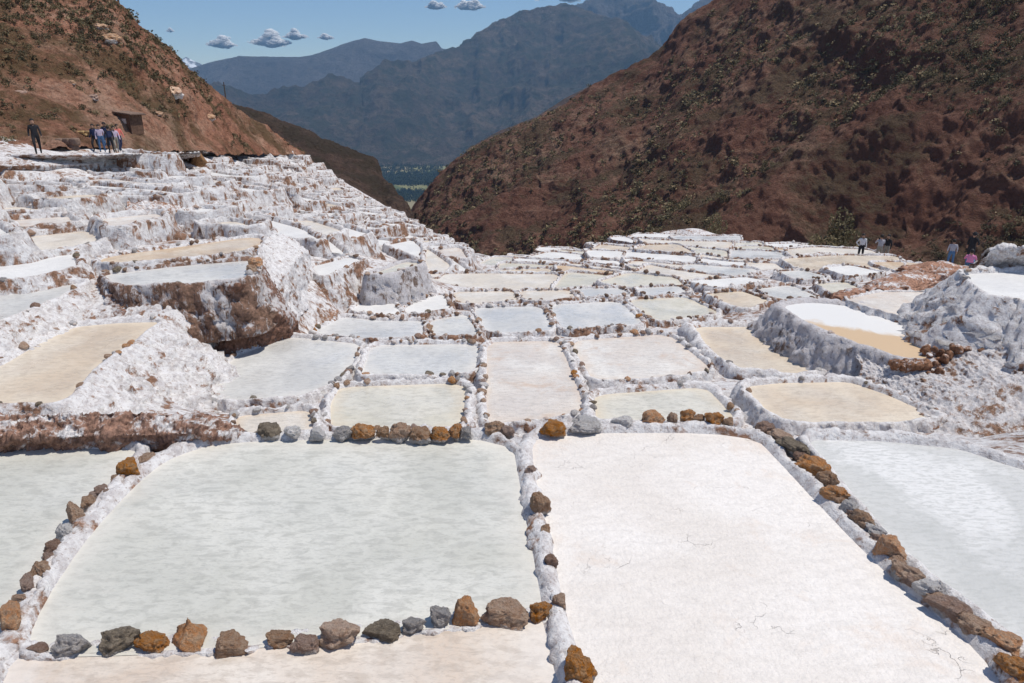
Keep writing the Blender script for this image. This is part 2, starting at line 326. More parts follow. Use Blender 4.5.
def ccw(P):
    a = np.sum(P[:, 0]*np.roll(P[:, 1], -1)-np.roll(P[:, 0], -1)*P[:, 1]); return P if a > 0 else P[::-1]
def normals(P):
    d = np.roll(P[:, :2], -1, 0)-np.roll(P[:, :2], 1, 0); d /= np.linalg.norm(d, axis=1)[:, None]+1e-9
    return np.stack([d[:, 1], -d[:, 0]], 1)
def ring_geo(P, z, w, h, drop, slope, step, amp, seed=0, skn=None):
    """P: resampled ccw outline (x, y, rim scale). returns verts, faces (quads) of the rim with its outer skirt"""
    nrm = normals(P); hs = P[:, 2]
    for _ in range(3): nrm = (nrm+np.roll(nrm, 1, 0)+np.roll(nrm, -1, 0)); nrm /= np.linalg.norm(nrm, axis=1)[:, None]
    c = 1/math.tan(math.radians(slope)); ns = skn or max(2, int(drop/step*.9))
    prof = [(-.03, -.03), (0, .004), (.22, .72), (.5, 1), (.78, .8), (1, .3)]
    rows = []
    q = np.c_[P[:, :2], np.full(len(P), z)]
    wob = 1+.6*fbm(q, 2.2, 3, seed+3); 
    for i, (a, b) in enumerate(prof):
        off = a*w*wob*(.25+.75*hs) if i > 1 else a*np.ones(len(P))
        zz = (z+b*h*hs*(1+.5*fbm(q, 2.6, 3, seed+5)) if i > 1 else np.full(len(P), z+b))
        rows.append(np.c_[P[:, :2]+nrm*off[:, None], zz])
    for k in range(1, ns+1):
        t = k/ns
        off = w*wob*(.25+.75*hs)+t*drop*c; rows.append(np.c_[P[:, :2]+nrm*off[:, None], z+.25*h*hs-t*drop])
    R = np.array(rows)
    if amp > 0:
        N3 = np.concatenate([nrm, np.full((len(P), 1), .5)], 1)[None]
        k = np.ones(len(R)); k[0] = 0; k[1] = .12; k[2] = .6
        d = fbm(R, 4.5, 5, seed+7, .7)*.75+fbm(R, 13, 3, seed+8, .7)*.4+fbm(R*np.array([1, 1, .22]), 4.5, 4, seed+9, .6, True)*.8*np.linspace(0, 1, len(R))[:, None]
        bl = (np.abs(vn(R*6.5, seed+1))*1.6+np.abs(vn(R*13, seed+2))*.8-.75)
        d = d+bl*.55
        mul = (k[:, None]*amp*(1+np.clip((z-R[..., 2])/.8, 0, 1.6)))
        R = R+N3*(d*mul)[..., None]
        R[..., 2] = np.where(k[:, None] > .2, R[..., 2], R[..., 2])
    return R.reshape(-1, 3), gridfaces(len(R), len(P), True)

for t in T:
    P = np.array([[*PZ(p[0], p[1], t['z'])[:2], (p[2] if len(p) > 2 else 1.)] for p in t['poly']])
    t['P'] = ccw(chaikin(P, 2, .22 if t['col'] in ('oval', 'tan') or t['z'] == 0 else .11)); t['c'] = t['P'][:, :2].mean(0)
def inside(x, y, P):
    x = np.asarray(x); r = np.zeros(x.shape, bool); n = len(P)
    for i in range(n):
        x1, y1 = P[i][:2]; x2, y2 = P[(i+1) % n][:2]
        c = ((y1 > y) != (y2 > y)) & (x < (x2-x1)*(y-y1)/((y2-y1)+1e-12)+x1); r ^= c
    return r
def dist(x, y, P):
    best = np.full(np.shape(x), 1e9); n = len(P)
    for i in range(n):
        ax, ay = P[i][:2]; bx, by = P[(i+1) % n][:2]; dx, dy = bx-ax, by-ay; L = dx*dx+dy*dy+1e-12
        tt = np.clip(((x-ax)*dx+(y-ay)*dy)/L, 0, 1); best = np.minimum(best, np.hypot(x-ax-tt*dx, y-ay-tt*dy))
    return best

# ------------------------------------------------------------------ terrain surface through known points
ctl = []
for t in T:
    for p in t['P'][::6]: ctl.append((p[0], p[1], t['z']))
def cd(*a):
    for u, v, d in a: ctl.append(tuple(PD(u, v, d)))
cd((-150,156,30),(-60,155,33),(40,154,36),(110,152,40),(160,151,50),(200,151,62),(235,149,90),(260,150,104),(290,151,118),
   (0,225,25),(80,222,26),(150,220,27),(0,190,31),(80,188,31.5),(150,190,33),(220,215,32),(220,185,45),(220,165,65),(280,170,78),
   (300,245,31),(300,215,44),(300,190,64),(340,230,45),(340,205,68),(330,178,105),(350,191,114),(380,240,46),(380,222,75),(395,215,106),(420,250,46),(420,236,82),
   (440,241,102),(460,262,44),(465,256,80),(482,263,100),(460,252,99),
   (450,278,33),(500,278,36),(550,275,38),(600,272,41),(650,268,43),(700,265,44),(750,264,44),
   (520,262,50),(560,256,52),(600,252,55),(650,250,57),(700,250,57),(760,252,52),(810,256,47),(860,262,42),(905,260,42),(950,266,40),(990,262,38),(1060,258,36),(1200,262,34),
   (540,249,64),(570,243,68),(620,235,72),(660,230,76),(690,228.5,78),(730,234,74),(780,242,65),(830,249,56),(870,254,48),(900,256,46))
def beyond(u, v, d, dx, dy, dz):
    p = PD(u, v, d); ctl.append((p[0]+dx, p[1]+dy, p[2]-dz))
for (u, v, d, dx, dy) in ((540,249,64,-1,7),(570,243,68,0,8),(620,235,72,0,8),(690,228.5,78,1,8),(730,234,74,3,8),(780,242,65,4,8),(830,249,56,5,8),(870,254,48,5,9),(950,260,42,5,9),(1060,258,38,6,10),(1200,262,36,7,10),
                          (350,191,114,9,10),(395,215,106,9,8),(440,241,102,9,8),(482,263,100,9,8),(480,263,60,6,3),(290,151,118,6,14)):
    beyond(u, v, d, dx, dy, 7); beyond(u, v, d, dx*2.2, dy*2.2, 18)
for (x, y, z) in ((0,-12,2.6),(-12,-12,3),(12,-12,2.6),(0,-.6,2.2),(-6,-.6,2.2),(6,-.6,2.2),(-14,-1,2.6),(14,-1,2.2),(0,.5,2.0),(-4,.5,1.9),(4,.5,1.9),(0,2.6,.1),(-4,2.6,.1),(4,2.6,.1),(-20,10,2.5),(-26,20,3.0),(-45,10,12),(-40,30,6),(22,8,.6),(30,20,-2),(45,30,-9),(30,5,1),(60,5,-6)): ctl.append((x, y, z))
ctl = np.array(ctl, float)
_, ui = np.unique(np.round(ctl[:, :2], 1), axis=0, return_index=True); ctl = ctl[ui]
n = len(ctl); D = np.hypot(ctl[:, None, 0]-ctl[None, :, 0], ctl[:, None, 1]-ctl[None, :, 1])
A = np.zeros((n+3, n+3)); A[:n, :n] = -D+np.eye(n)*.15; A[:n, n] = 1; A[:n, n+1:] = ctl[:, :2]; A[n, :n] = 1; A[n+1:, :n] = ctl[:, :2].T
WT = np.linalg.solve(A, np.r_[ctl[:, 2], 0, 0, 0])
def G(x, y):
    x = np.asarray(x, float); y = np.asarray(y, float); sh = x.shape; x = x.ravel(); y = y.ravel(); out = np.zeros(len(x))
    for s in range(0, len(x), 20000):
        xs, ys = x[s:s+20000], y[s:s+20000]
        out[s:s+20000] = -(np.hypot(xs[:, None]-ctl[None, :, 0], ys[:, None]-ctl[None, :, 1])@WT[:n])+WT[n]+WT[n+1]*xs+WT[n+2]*ys
    return out.reshape(sh)

# ------------------------------------------------------------------ procedural small ponds
RL = [(-60,168),(60,162),(130,158),(200,156),(290,153),(350,192),(410,223),(480,263),(478,272),(440,288),(430,262),(405,256),(362,254),(345,252),(305,262),(285,300),(268,232),(180,243),(90,250),(0,258),(-60,262)]
RBp = [(478,272),(500,262),(540,250),(570,244),(620,236),(660,231),(690,229),(730,235),(790,244),(850,254),(885,260),(866,264),(820,265),(770,269),(745,274),(686,279),(632,285),(573,287),(500,289),(445,290)]
CELLS = []
def cells(region, ang, du, dv, x0, x1, y0, y1, seed, side):
    r = np.random.default_rng(seed); ca, sa = math.cos(ang), math.sin(ang)
    cx, cy = (x0+x1)/2, (y0+y1)/2; R = math.hypot(x1-x0, y1-y0)/2
    nu, nv = int(2*R/du), int(2*R/dv)
    off = r.uniform(-.5, .5, nv+2)
    g = np.zeros((nv+1, nu+1, 2))
    for j in range(nv+1):
        for i in range(nu+1):
            a = (i-nu/2+off[j//2]*.0)*du+r.uniform(-.26, .26)*du; b = (j-nv/2)*dv+r.uniform(-.2, .2)*dv+math.sin(i*.7+j*.2)*dv*.35
            wq = np.array([[a*.11, b*.11, seed]]); a += 3.2*float(vn(wq, 1)[0])*(seed == 5)+.9*float(vn(wq*2, 3)[0]); b += 3.0*float(vn(wq, 2)[0])*(seed == 5)+.9*float(vn(wq*2, 4)[0])
            g[j, i] = (cx+a*ca-b*sa, cy+a*sa+b*ca)
    for j in range(nv):
        i = 0
        while i < nu:
            k = 2 if (r.random() < .22 and i+2 <= nu) else 1
            P = np.array([g[j, i], g[j, i+k], g[j+1, i+k], g[j+1, i]])
            if k == 2: P = np.array([g[j, i], g[j, i+1], g[j, i+2], g[j+1, i+2], g[j+1, i+1], g[j+1, i]])
            i += k
            c = P.mean(0)
            if not (x0 < c[0] < x1 and y0 < c[1] < y1): continue
            z = float(G(c[0], c[1])); u, v, d = proj(c[0], c[1], z)
            if not inside(np.array([u]), np.array([v]), region)[0]: continue
            ok = True
            for t in T:
                if min(dist(c[0], c[1], t['P']), *(dist(p[0], p[1], t['P']) for p in P)) < .25+max(0, t['z']-z)*.5 or inside(np.array([c[0]]), np.array([c[1]]), t['P'])[0]: ok = False; break
            if not ok: continue
            CELLS.append(dict(P=P, z=z, side=side, d=float(d), r=r.random(), r2=r.random(), u=float(u), v=float(v)))
cells(RBp, math.radians(-12), 3.3, 2.9, -12, 32, 26, 84, 3, 'bench')
cells(RL, math.radians(-38), 3.0, 1.75, -62, 4, 20, 125, 5, 'hill')
for c in CELLS:
    c['z'] += (c['r2']-.5)*(1.0 if c['side'] == 'hill' else .25)
    P = ccw(c['P']); cen = P.mean(0); e = P-cen; L = np.linalg.norm(e, axis=1)[:, None]
    P = cen+e*(1-(.15 if c['side'] == 'bench' else .34)/L); c['P'] = ccw(chaikin(np.c_[P, np.ones(len(P))], 1, .1))
    A2 = .5*abs(np.sum(P[:, 0]*np.roll(P[:, 1], -1)-np.roll(P[:, 0], -1)*P[:, 1]))
    c['size'] = A2*(CZ-c['z'])/c['d']**3
CELLS.sort(key=lambda c: -c['size'])
print('cells', len(CELLS))

# ------------------------------------------------------------------ ground sheet under the ponds
xs = np.r_[np.arange(-80, -30, 1.2), np.arange(-30, 26, .4), np.arange(26, 90, 1.5)]; ys = np.r_[np.arange(-14, 3, .5), np.arange(3, 46, .35), np.arange(46, 90, .8), np.arange(90, 150, 1.6)]
XX, YY = np.meshgrid(xs, ys); ZZ = G(XX, YY)
pp = np.stack([XX, YY, ZZ], -1)
ZZ = ZZ-.22+fbm(pp, .35, 5, 40)*.35*np.clip((YY-12)/20, .4, 1)
for t in T:
    x0, y0 = t['P'][:, :2].min(0)-1; x1, y1 = t['P'][:, :2].max(0)+1
    iy = np.where((ys > y0) & (ys < y1))[0]; ix = np.where((xs > x0) & (xs < x1))[0]
    if len(iy) == 0 or len(ix) == 0: continue
    s = np.ix_(iy, ix); x, y = XX[s], YY[s]; m = inside(x, y, t['P']) | (dist(x, y, t['P']) < .6)
    ZZ[s] = np.where(m, np.minimum(ZZ[s], t['z']-.12), ZZ[s])
for c in CELLS:
    x0, y0 = c['P'][:, :2].min(0)-.8; x1, y1 = c['P'][:, :2].max(0)+.8
    iy = np.where((ys > y0) & (ys < y1))[0]; ix = np.where((xs > x0) & (xs < x1))[0]
    if len(iy) == 0 or len(ix) == 0: continue
    s = np.ix_(iy, ix); x, y = XX[s], YY[s]; m = inside(x, y, c['P']) | (dist(x, y, c['P']) < .3)
    ZZ[s] = np.where(m, np.minimum(ZZ[s], c['z']-.12), ZZ[s])
M_GROUND = crust_mat('salty_ground', .95, scale=.8)
m = (XX > 8.6) & (XX < 19) & (YY > 11.2) & (YY < 15.4); ZZ = np.where(m, np.minimum(ZZ, -2.62), ZZ)
tag(mk('ground', np.stack([XX, YY, ZZ], -1).reshape(-1, 3), gridfaces(len(ys), len(xs)), M_GROUND), kind='structure')

# special material of the oval pond: white far half, orange-beige near half
q = N('oval_pond_salt'); p = q.pos(); s_ = q.n('ShaderNodeSeparateXYZ'); q.l(p, s_.inputs[0])
e = q.math('ADD', q.math('ADD', s_.outputs[1], q.math('MULTIPLY', s_.outputs[0], .55)), q.math('MULTIPLY', q.noise(p, .9, 6, .7, .6), 1.9))
cc = [t for t in T if t['col'] == 'oval'][0]['c']; k0 = cc[1]+.55*cc[0]+.95
col = q.mix(q.ramp(e, k0-.30, k0+.10), (.60, .44, .28), (.73, .72, .70))
col = q.mix(q.ramp(q.noise(p, 1.0, 4, .6), .55, .66, 0, .7), col, (.55, .34, .19)) if False else col
q.bump(q.noise(p, 14, 4), .3, .01); PM['oval'] = q.done(col, .45, .35)

def _patch():
    q = N('right_front_salt'); p = q.pos(); s_ = q.n('ShaderNodeSeparateXYZ'); q.l(p, s_.inputs[0]); a = PZ(990, 452, 0)
    e = q.math('ADD', s_.outputs[0], q.math('MULTIPLY', s_.outputs[1], .5)); e = q.math('ADD', e, q.math('MULTIPLY', q.noise(p, 1.2, 5, .6), .8)); k = a[0]+.5*a[1]+.4
    c = q.mix(q.ramp(q.noise(p, .45, 4, .6, .8), .44, .56), (.56, .56, .545), (.71, .705, .69))
    c = q.mix(q.ramp(q.noise(q.pos((2.5, 8, 1)), 3, 5, .7, .5), .48, .58, 0, .55), c, (.42, .425, .405))
    c = q.mix(q.ramp(q.noise(p, 20, 3), .46, .66, 0, .3), c, (.60, .59, .57))
    A_, B_ = PZ(858, 492, 0), PZ(1010, 600, 0); dn = np.array([-(B_-A_)[1], (B_-A_)[0]]); dn /= np.linalg.norm(dn)
    ln = q.math('ADD', q.math('MULTIPLY', s_.outputs[0], float(dn[0])), q.math('MULTIPLY', s_.outputs[1], float(dn[1]))); ln = q.math('SUBTRACT', ln, float(dn@A_[:2]))
    ln = q.math('ABSOLUTE', q.math('ADD', ln, q.math('MULTIPLY', q.math('SUBTRACT', q.noise(p, 1.1, 6, .7, .6), .5), 1.6)))
    c = q.mix(q.ramp(ln, .28, .50, .55, 0), c, (.45, .455, .435))
    c = q.mix(q.ramp(e, k-.08, k+.1), c, (.62, .40, .27)); q.bump(q.noise(p, 16, 5, .7), .6, .015); return q.done(c, .55, .35)
PM['patch'] = _patch()
# ------------------------------------------------------------------ build ponds
CREST = []           # candidate stone places along the rims
def rowmesh(P, z, name, mat, parent, loc, ex=.03):
    nr = normals(P); Q = P[:, :2]+nr*ex; c = Q.mean(0); sz = np.sqrt(np.mean(np.sum((Q-c)**2, 1))); S_ = [1, 1-min(.12, .10/sz), 1-min(.35, .40/sz), 1-min(.6, .9/sz)]
    V = np.vstack([np.c_[c+(Q-c)*k, np.full(len(Q), float(z))] for k in S_]+[[c[0], c[1], z]])-np.array([float(a) for a in loc])
    n = len(Q); F_ = gridfaces(4, n, True).tolist()+[[3*n+i, 3*n+(i+1) % n, 4*n] for i in range(n)]
    o = mk(name, V, F_, mat, parent, smooth=False); at = o.data.attributes.new('edge', 'FLOAT', 'POINT'); at.data.foreach_set('value', np.r_[np.zeros(n), np.full(n, .35), np.full(n, .75), np.ones(n+1)]); return o
for k, t in enumerate(T):
    dep = float(proj(t['c'][0], t['c'][1], t['z'])[2]); step = max(.028, dep*.0038)
    P = resample(t['P'], step)
    loc = (t['c'][0], t['c'][1], t['z'])
    e = empty('salt_pond', loc); tag(e, t['desc'], 'salt pond', 'salt ponds')
    rowmesh(resample(t['P'], max(.15, step)), t['z'], 'brine', PM[t['col']], e, loc, .03)
    V, Fq = ring_geo(P, t['z'], t['w'], t['h'], t['drop'], t['slope'], max(step*1.3, .05), .06 if dep < 9 else .10, k*31)
    o = mk('rim', V-np.array(loc), Fq, t['crust'], e)
    if t['st'] > 0:
        L = len(P)*step; nr = normals(P); m = int(L*t['st'])
        for _ in range(m):
            i = rng.integers(len(P)); r = rng.uniform(.045, .095)*(1.0 if dep > 12 else 1)
            pt = P[i, :2]+nr[i]*t['w']*rng.uniform(.2, .65)
            CREST.append((pt[0], pt[1], t['z']+t['h']*.75+r*.1, r, t['short']))
NIND = 300-len(T)
def cell_mats(c):
    r = c['r']; 
    if c['side'] == 'hill': return ('white2' if r < .62 else 'cream' if r < .8 else 'pink' if r < .9 else 'beige')
    return ('white2' if r < .34 else 'cream' if r < .58 else 'grey' if r < .68 else 'blue' if r < .73 else 'olive' if r < .90 else 'beige' if r < .975 else 'tan')
COLW = dict(white2='bright white', cream='cream', pink='pinkish white', beige='beige', grey='grey', blue='bluish', olive='olive grey', tan='tan')
CITEMS = []
rest = dict(V=[], F=[], M=[], n=0); RMATS = [CR_FAR]+[PM[k] for k in COLW]; RK = list(COLW)
for k, c in enumerate(CELLS):
    hill = c['side'] == 'hill'; mname = cell_mats(c); dep = c['d']; step = max(.12, dep*.006)
    P = resample(c['P'], step); z = c['z']
    V, Fq = ring_geo(P, z, .24 if hill else .13, .19 if hill else .11, 1.5 if hill else .8, 74, .25, .13 if dep < 60 else .16, k*13, 4 if hill else 3)
    nr = normals(P); S = np.c_[P[:, :2]+nr*.03, np.full(len(P), z)]
    for _ in range(int((3 if hill else 7)*(1 if dep < 60 else .4))):
        i = rng.integers(len(P)); r = rng.uniform(.06, .13); pt = P[i, :2]+nr[i]*.09; CREST.append((pt[0], pt[1], z+.12, r, None))
    if k < NIND:
        loc = (float(P[:, 0].mean()), float(P[:, 1].mean()), z)
        e = empty('salt_pond', loc); CITEMS.append((e, f"small {COLW[mname]} {'salt terrace' if hill else 'salt pond'}", c['u'], c['v']))
        far = 'near' if dep < 42 else 'far' if dep > 70 else 'midway'
        if hill: lab = f"small {COLW[mname]} salt terrace, {far} along the stepped white hillside at left"
        else: lab = f"small {COLW[mname]} salt pond, {far} across the crowded bench below the dark slope"
        tag(e, lab, 'salt pond', f"{COLW[mname]} {'terraces of the left hillside' if hill else 'ponds of the far bench'} {far}")
        rowmesh(P, z, 'brine', PM[mname], e, loc)
        mk('rim', V-np.array(loc), Fq, CR_FAR if hill else CR_MIX, e)
    else:
        rest['V'] += [V, S]; rest['F'] += (Fq+rest['n']).tolist(); rest['M'] += [0]*len(Fq); rest['n'] += len(V)
        rest['F'].append(list(range(rest['n'], rest['n']+len(S)))); rest['M'].append(1+RK.index(mname)); rest['n'] += len(S)
place_all(CITEMS)
if rest['n']:
    fo = mk('far_salt_ponds', np.vstack(rest['V']), rest['F'], RMATS, mi=rest['M']); at = fo.data.attributes.new('edge', 'FLOAT', 'POINT'); at.data.foreach_set('value', np.full(rest['n'], .8))
    tag(fo, 'mass of tiny distant white salt terraces on the left hillside', 'salt ponds', kind='stuff')

# ------------------------------------------------------------------ rocks
def ico(sub):
    bm = bmesh.new(); bmesh.ops.create_icosphere(bm, subdivisions=sub, radius=1); V = np.array([v.co[:] for v in bm.verts]); Fc = [[v.index for v in f.verts] for f in bm.faces]; bm.free(); return V, Fc
def rock_geo(sub, seed, cuts=16, rough=.10):
    r = np.random.default_rng(seed); V, Fc = ico(sub); V = V*1.0
    for _ in range(cuts):
        nn = r.normal(size=3); nn /= np.linalg.norm(nn); c = r.uniform(.55, .88); d = V@nn; V = V-np.outer(np.maximum(d-c, 0)*.92, nn)
    V = V*(1+rough*fbm(V, 2.2, 4, seed*3, .6)+.05*fbm(V, 7, 3, seed, .6))[:, None]
    return V*1.25, Fc
RG = {s: [rock_geo(s, 100+i) for i in range(9)] for s in (1, 2)}; RHI = [rock_geo(5, 300+i, 11, .34) for i in range(12)]
Vp = RHI[4][0].copy(); Vp[:, :2] *= np.clip(1.12-.75*np.clip(Vp[:, 2:3]+.15, 0, 2), .22, 1.2); RHI[4] = (Vp, RHI[4][1])
RME = {}
def rock_mesh(i, col, hi=True):
    key = (i, col, hi)
    if key not in RME:
        V, Fc = (RHI[i % 12] if hi else RG[2][i % 9]); me = bpy.data.meshes.new('rock'); me.from_pydata(V.tolist(), [], Fc); me.materials.append(RM[col])
        me.polygons.foreach_set('use_smooth', np.ones(len(Fc), bool)); RME[key] = me
    return RME[key]
def rock(x, y, z, sx, sy, sz, rz, col, label, group=None, i=None, hi=True, tilt=0):
    o = bpy.data.objects.new('rock', rock_mesh(i if i is not None else random.randrange(12), col, hi)); COL.objects.link(o)
    o.location = (x, y, z); o.scale = (sx, sy, sz); o.rotation_euler = (random.uniform(-.3, .3), tilt, rz); tag(o, label, 'rock', group); return o
def rock_px(u, v, wpx, hpx, z, col, label, rz=None, group=None, elong=0, tilt=0, i=None):
    p = PZ(u, v+hpx*.30, z); d = float(proj(*p)[2]); a = wpx/F*d/2*.86; b = hpx/F*d/2*.82
    rz = random.uniform(-.3, .3) if rz is None else rz
    return rock(p[0], p[1], z+b*.45, a*(1+elong), max(a*.75, b*.8), b*1.05, rz, col, label, group, tilt=tilt, i=i if i is not None else random.choice([0, 1, 2, 3, 5, 6, 7, 8, 9, 10, 11]))
ORD = 'first second third fourth fifth sixth seventh eighth ninth tenth eleventh twelfth thirteenth fourteenth fifteenth sixteenth seventeenth eighteenth'.split()
row = [(38,647,20,14,'pink'),(73,641,38,26,'grey'),(121,635,40,30,'dark'),(153,638,32,24,'ochre'),(191,630,40,38,'ochre'),(230,643,38,24,'brown'),(280,637,28,18,'brown'),(306,640,28,26,'pink'),(340,628,44,34,'brown'),(383,628,34,22,'dark'),(413,622,26,20,'grey'),(440,614,22,28,'grey'),(465,610,32,34,'ochre'),(507,612,46,28,'brown'),(539,608,24,26,'ochre')]
shape = ['small flat','long wedge shaped','blocky rough','low angular','tall pointed','flat banded','small low','rounded','big lumpy','jagged low','flat dark','upright speckled','tall square','large knobbly','small squared']
for i, (u, v, ww, hh, c) in enumerate(row):
    rock_px(u, v, ww, hh, 0, c, f"{shape[i]} {c if c!='ochre' else 'orange-brown'} stone, {ORD[i]} from the left in the bottom row", group='stones of the bottom row', i=4 if i == 4 else None)
rock_px(577,660,32,46,.05,'ochre','bright orange block at the near end of the white wall between the front ponds', rz=1.2)
rock_px(539,503,17,30,.05,'brown','reddish brown stone stuck on the middle of the white wall between the front ponds', rz=1.4)
row = [(12,614,22,36,'ochre'),(28,582,14,22,'pink'),(43,566,14,22,'brown'),(55,545,14,20,'pink'),(66,528,13,20,'salt'),(76,512,14,26,'brown'),(88,500,13,18,'brown'),(103,489,13,16,'pink'),(130,467,20,24,'ochre'),(147,457,13,12,'brown')]
for i, (u, v, ww, hh, c) in enumerate(row):
    rock_px(u, v, ww, hh, .05, c, f"{'orange-brown' if c=='ochre' else 'salt-coated' if c=='salt' else 'brown' if c=='brown' else 'pinkish'} stone, {ORD[i]} from the near end of the left front dividing wall", rz=.9, group='stones of the left dividing wall', elong=.15)
row = [(270,428,22,16,'dark'),(293,431,16,12,'salt'),(317,433,18,12,'salt'),(343,431,18,13,'grey'),(365,429,24,17,'ochre'),(384,432,14,13,'brown'),(400,430,20,19,'brown'),(421,432,20,17,'brown'),(441,433,19,15,'ochre'),(456,430,14,16,'ochre'),(467,432,12,13,'grey'),(493,427,20,16,'brown'),(507,429,14,14,'pink'),(553,425,24,19,'ochre'),(585,422,30,15,'salt'),(622,420,18,13,'salt'),(653,417,22,17,'ochre'),(673,417,10,12,'brown'),(686,415,15,16,'ochre'),(698,418,11,12,'brown'),(713,418,17,18,'ochre'),(728,422,12,12,'brown'),(764,427,16,15,'pink')]
ORD += ['nineteenth','twentieth','twenty first','twenty second','twenty third']
for i, (u, v, ww, hh, c) in enumerate(row):
    rock_px(u, v, ww*1.08, hh*1.15, .06, c, f"{'orange-brown' if c=='ochre' else 'salt-coated' if c=='salt' else c if c!='pink' else 'pinkish'} stone, {ORD[i]} from the left on the wall behind the front ponds", group='stones on the wall behind the front ponds')
row = [(781,434,24,16,'brown',-.9),(793,444,30,20,'dark',-.9),(812,464,30,24,'ochre',-.8),(826,478,20,20,'brown',-.9),(833,492,26,20,'ochre',-.8),(848,507,22,18,'salt',-.9),(862,518,22,20,'brown',-.9),(874,529,20,14,'salt',-.8),(888,546,32,30,'ochre',-.6),(905,570,30,22,'brown',-.9),(926,586,26,20,'salt',-.9),(948,604,34,26,'pink',-.8),(976,624,32,24,'brown',-.8),(1003,640,36,24,'ochre',-.6),(1012,664,30,30,'ochre',-.8)]
for i, (u, v, ww, hh, c, rz) in enumerate(row):
    rock_px(u, v, ww*1.0, hh*.95, .05, c, f"{'orange-brown' if c=='ochre' else 'salt-coated' if c=='salt' else c if c!='pink' else 'pinkish'} stone, {ORD[i]} from the far end of the diagonal stone wall at right", rz=rz, group='stones of the diagonal wall', elong=.10)
rock_px(256,262,15,12,-.55,'ochre','ochre stone capping the right tip of the long grey pond at left')
rock_px(252,268,12,10,-.6,'brown','brown stone just below the ochre one on the right tip of the long grey pond')
cn = dict(ochre='orange-brown', salt='salt-coated', pink='pinkish', brown='brown', dark='dark', grey='grey')
fill = [(804,456,14,12,'pink'),(820,470,14,12,'brown'),(839,499,14,12,'brown'),(855,513,13,12,'pink'),(868,524,14,12,'brown'),(880,537,14,13,'pink'),(897,558,18,15,'brown'),(914,578,18,15,'pink'),(937,595,20,17,'brown'),(963,614,20,17,'pink'),(989,633,20,17,'brown')]
for i, (u, v, ww, hh, c) in enumerate(fill):
    rock_px(u-3, v+1, ww*1.2, hh*1.1, .03, c, f"{cn[c]} filler stone wedged low in the diagonal wall, {ORD[i]} from its far end", rz=-.9, group='filler stones of the diagonal wall')
fill = [(530,470,13,14,'pink'),(545,530,14,16,'brown'),(551,560,15,18,'pink'),(560,600,16,18,'brown'),(118,478,13,12,'brown'),(96,494,12,12,'pink'),(35,574,13,14,'brown'),(49,556,12,14,'pink'),(20,598,14,15,'brown')]
for i, (u, v, ww, hh, c) in enumerate(fill):
    rock_px(u, v, ww, hh, .035, c, f"small {cn[c]} stone sunk in the wall between the front ponds, {ORD[i]} from far end" if i < 4 else f"small {cn[c]} stone half sunk in the left front wall, {['beside its top orange stone','a third of the way down','low down by the orange stone','midway down','lowest of them'][i-4]}", group='half sunk wall stones')
# rim stones
CREST = [c for c in CREST]
for i, c in enumerate(CREST):
    u, v, d = proj(c[0], c[1], c[2]); CREST[i] = c+(float(c[3]/d), float(u), float(v))
CREST = [c for c in CREST if -20 < c[6] < 1044 and c[7] < 700]
CREST.sort(key=lambda c: -c[5]); IND = 215; buf = dict(V=[], F=[], M=[], n=0)
RST = {}; cw = ['brown', 'brown', 'dark', 'grey', 'salt', 'salt', 'ochre', 'pink']
cn = dict(ochre='orange-brown', salt='salt-coated', pink='pinkish', brown='brown', dark='dark', grey='grey')
for i, c in enumerate(CREST):
    x, y, z, r, desc = c[:5]; s = rng.uniform(.7, 1.3, 3)*r; rz = rng.uniform(0, 6.28); col = cw[rng.integers(8)]
    if i < IND and desc:
        o = rock(x, y, z, s[0]*1.2, s[1], s[2]*.85, rz, col, None, 'small stones on the pond rims', hi=False); RST.setdefault((col, desc), []).append((c[6], o))
    else:
        V, Fc = RG[2 if c[5]*F > 1.6 else 1][i % 9]; ca, sa = math.cos(rz), math.sin(rz)
        Q = V*s*np.array([1.2, 1, .85]); Q = np.c_[Q[:, 0]*ca-Q[:, 1]*sa, Q[:, 0]*sa+Q[:, 1]*ca, Q[:, 2]]+np.array([x, y, z])
        buf['V'].append(Q); buf['F'] += [[a+buf['n'] for a in f] for f in Fc]; buf['n'] += len(V)
        buf['M'] += [list(RM).index(col)]*len(Fc)
for (col, desc), lst in RST.items():
    lst.sort(key=lambda a: a[0])
    for k, (_, o) in enumerate(lst):
        pos_ = 'only' if len(lst) == 1 else 'leftmost' if k == 0 else 'rightmost' if k == len(lst)-1 else f"{ORD[k]} from left" if k < len(ORD) else f"{k+1}th from left"
        o['label'] = f"{cn[col]} stone on {desc} pond's rim, {pos_} of its colour"
        o['category'] = 'rock'
q = N('rim_stone_colours'); g = q.n('ShaderNodeNewGeometry').outputs['Random Per Island']
c1 = q.mix(q.ramp(g, 0, .5), (.12, .08, .06), (.30, .19, .13)); c1 = q.mix(q.ramp(g, .5, .9), c1, (.62, .57, .54)); c1 = q.mix(q.ramp(q.noise(q.pos(), 12, 4, .7), .5, .7, 0, .7), c1, (.10, .07, .05))
M_RS = q.done(c1, .85, .2)
tag(mk('rim_stones', np.vstack(buf['V']), buf['F'], M_RS), 'many small brown and salt-coated stones lining the rims of the farther ponds', 'stones', kind='stuff')

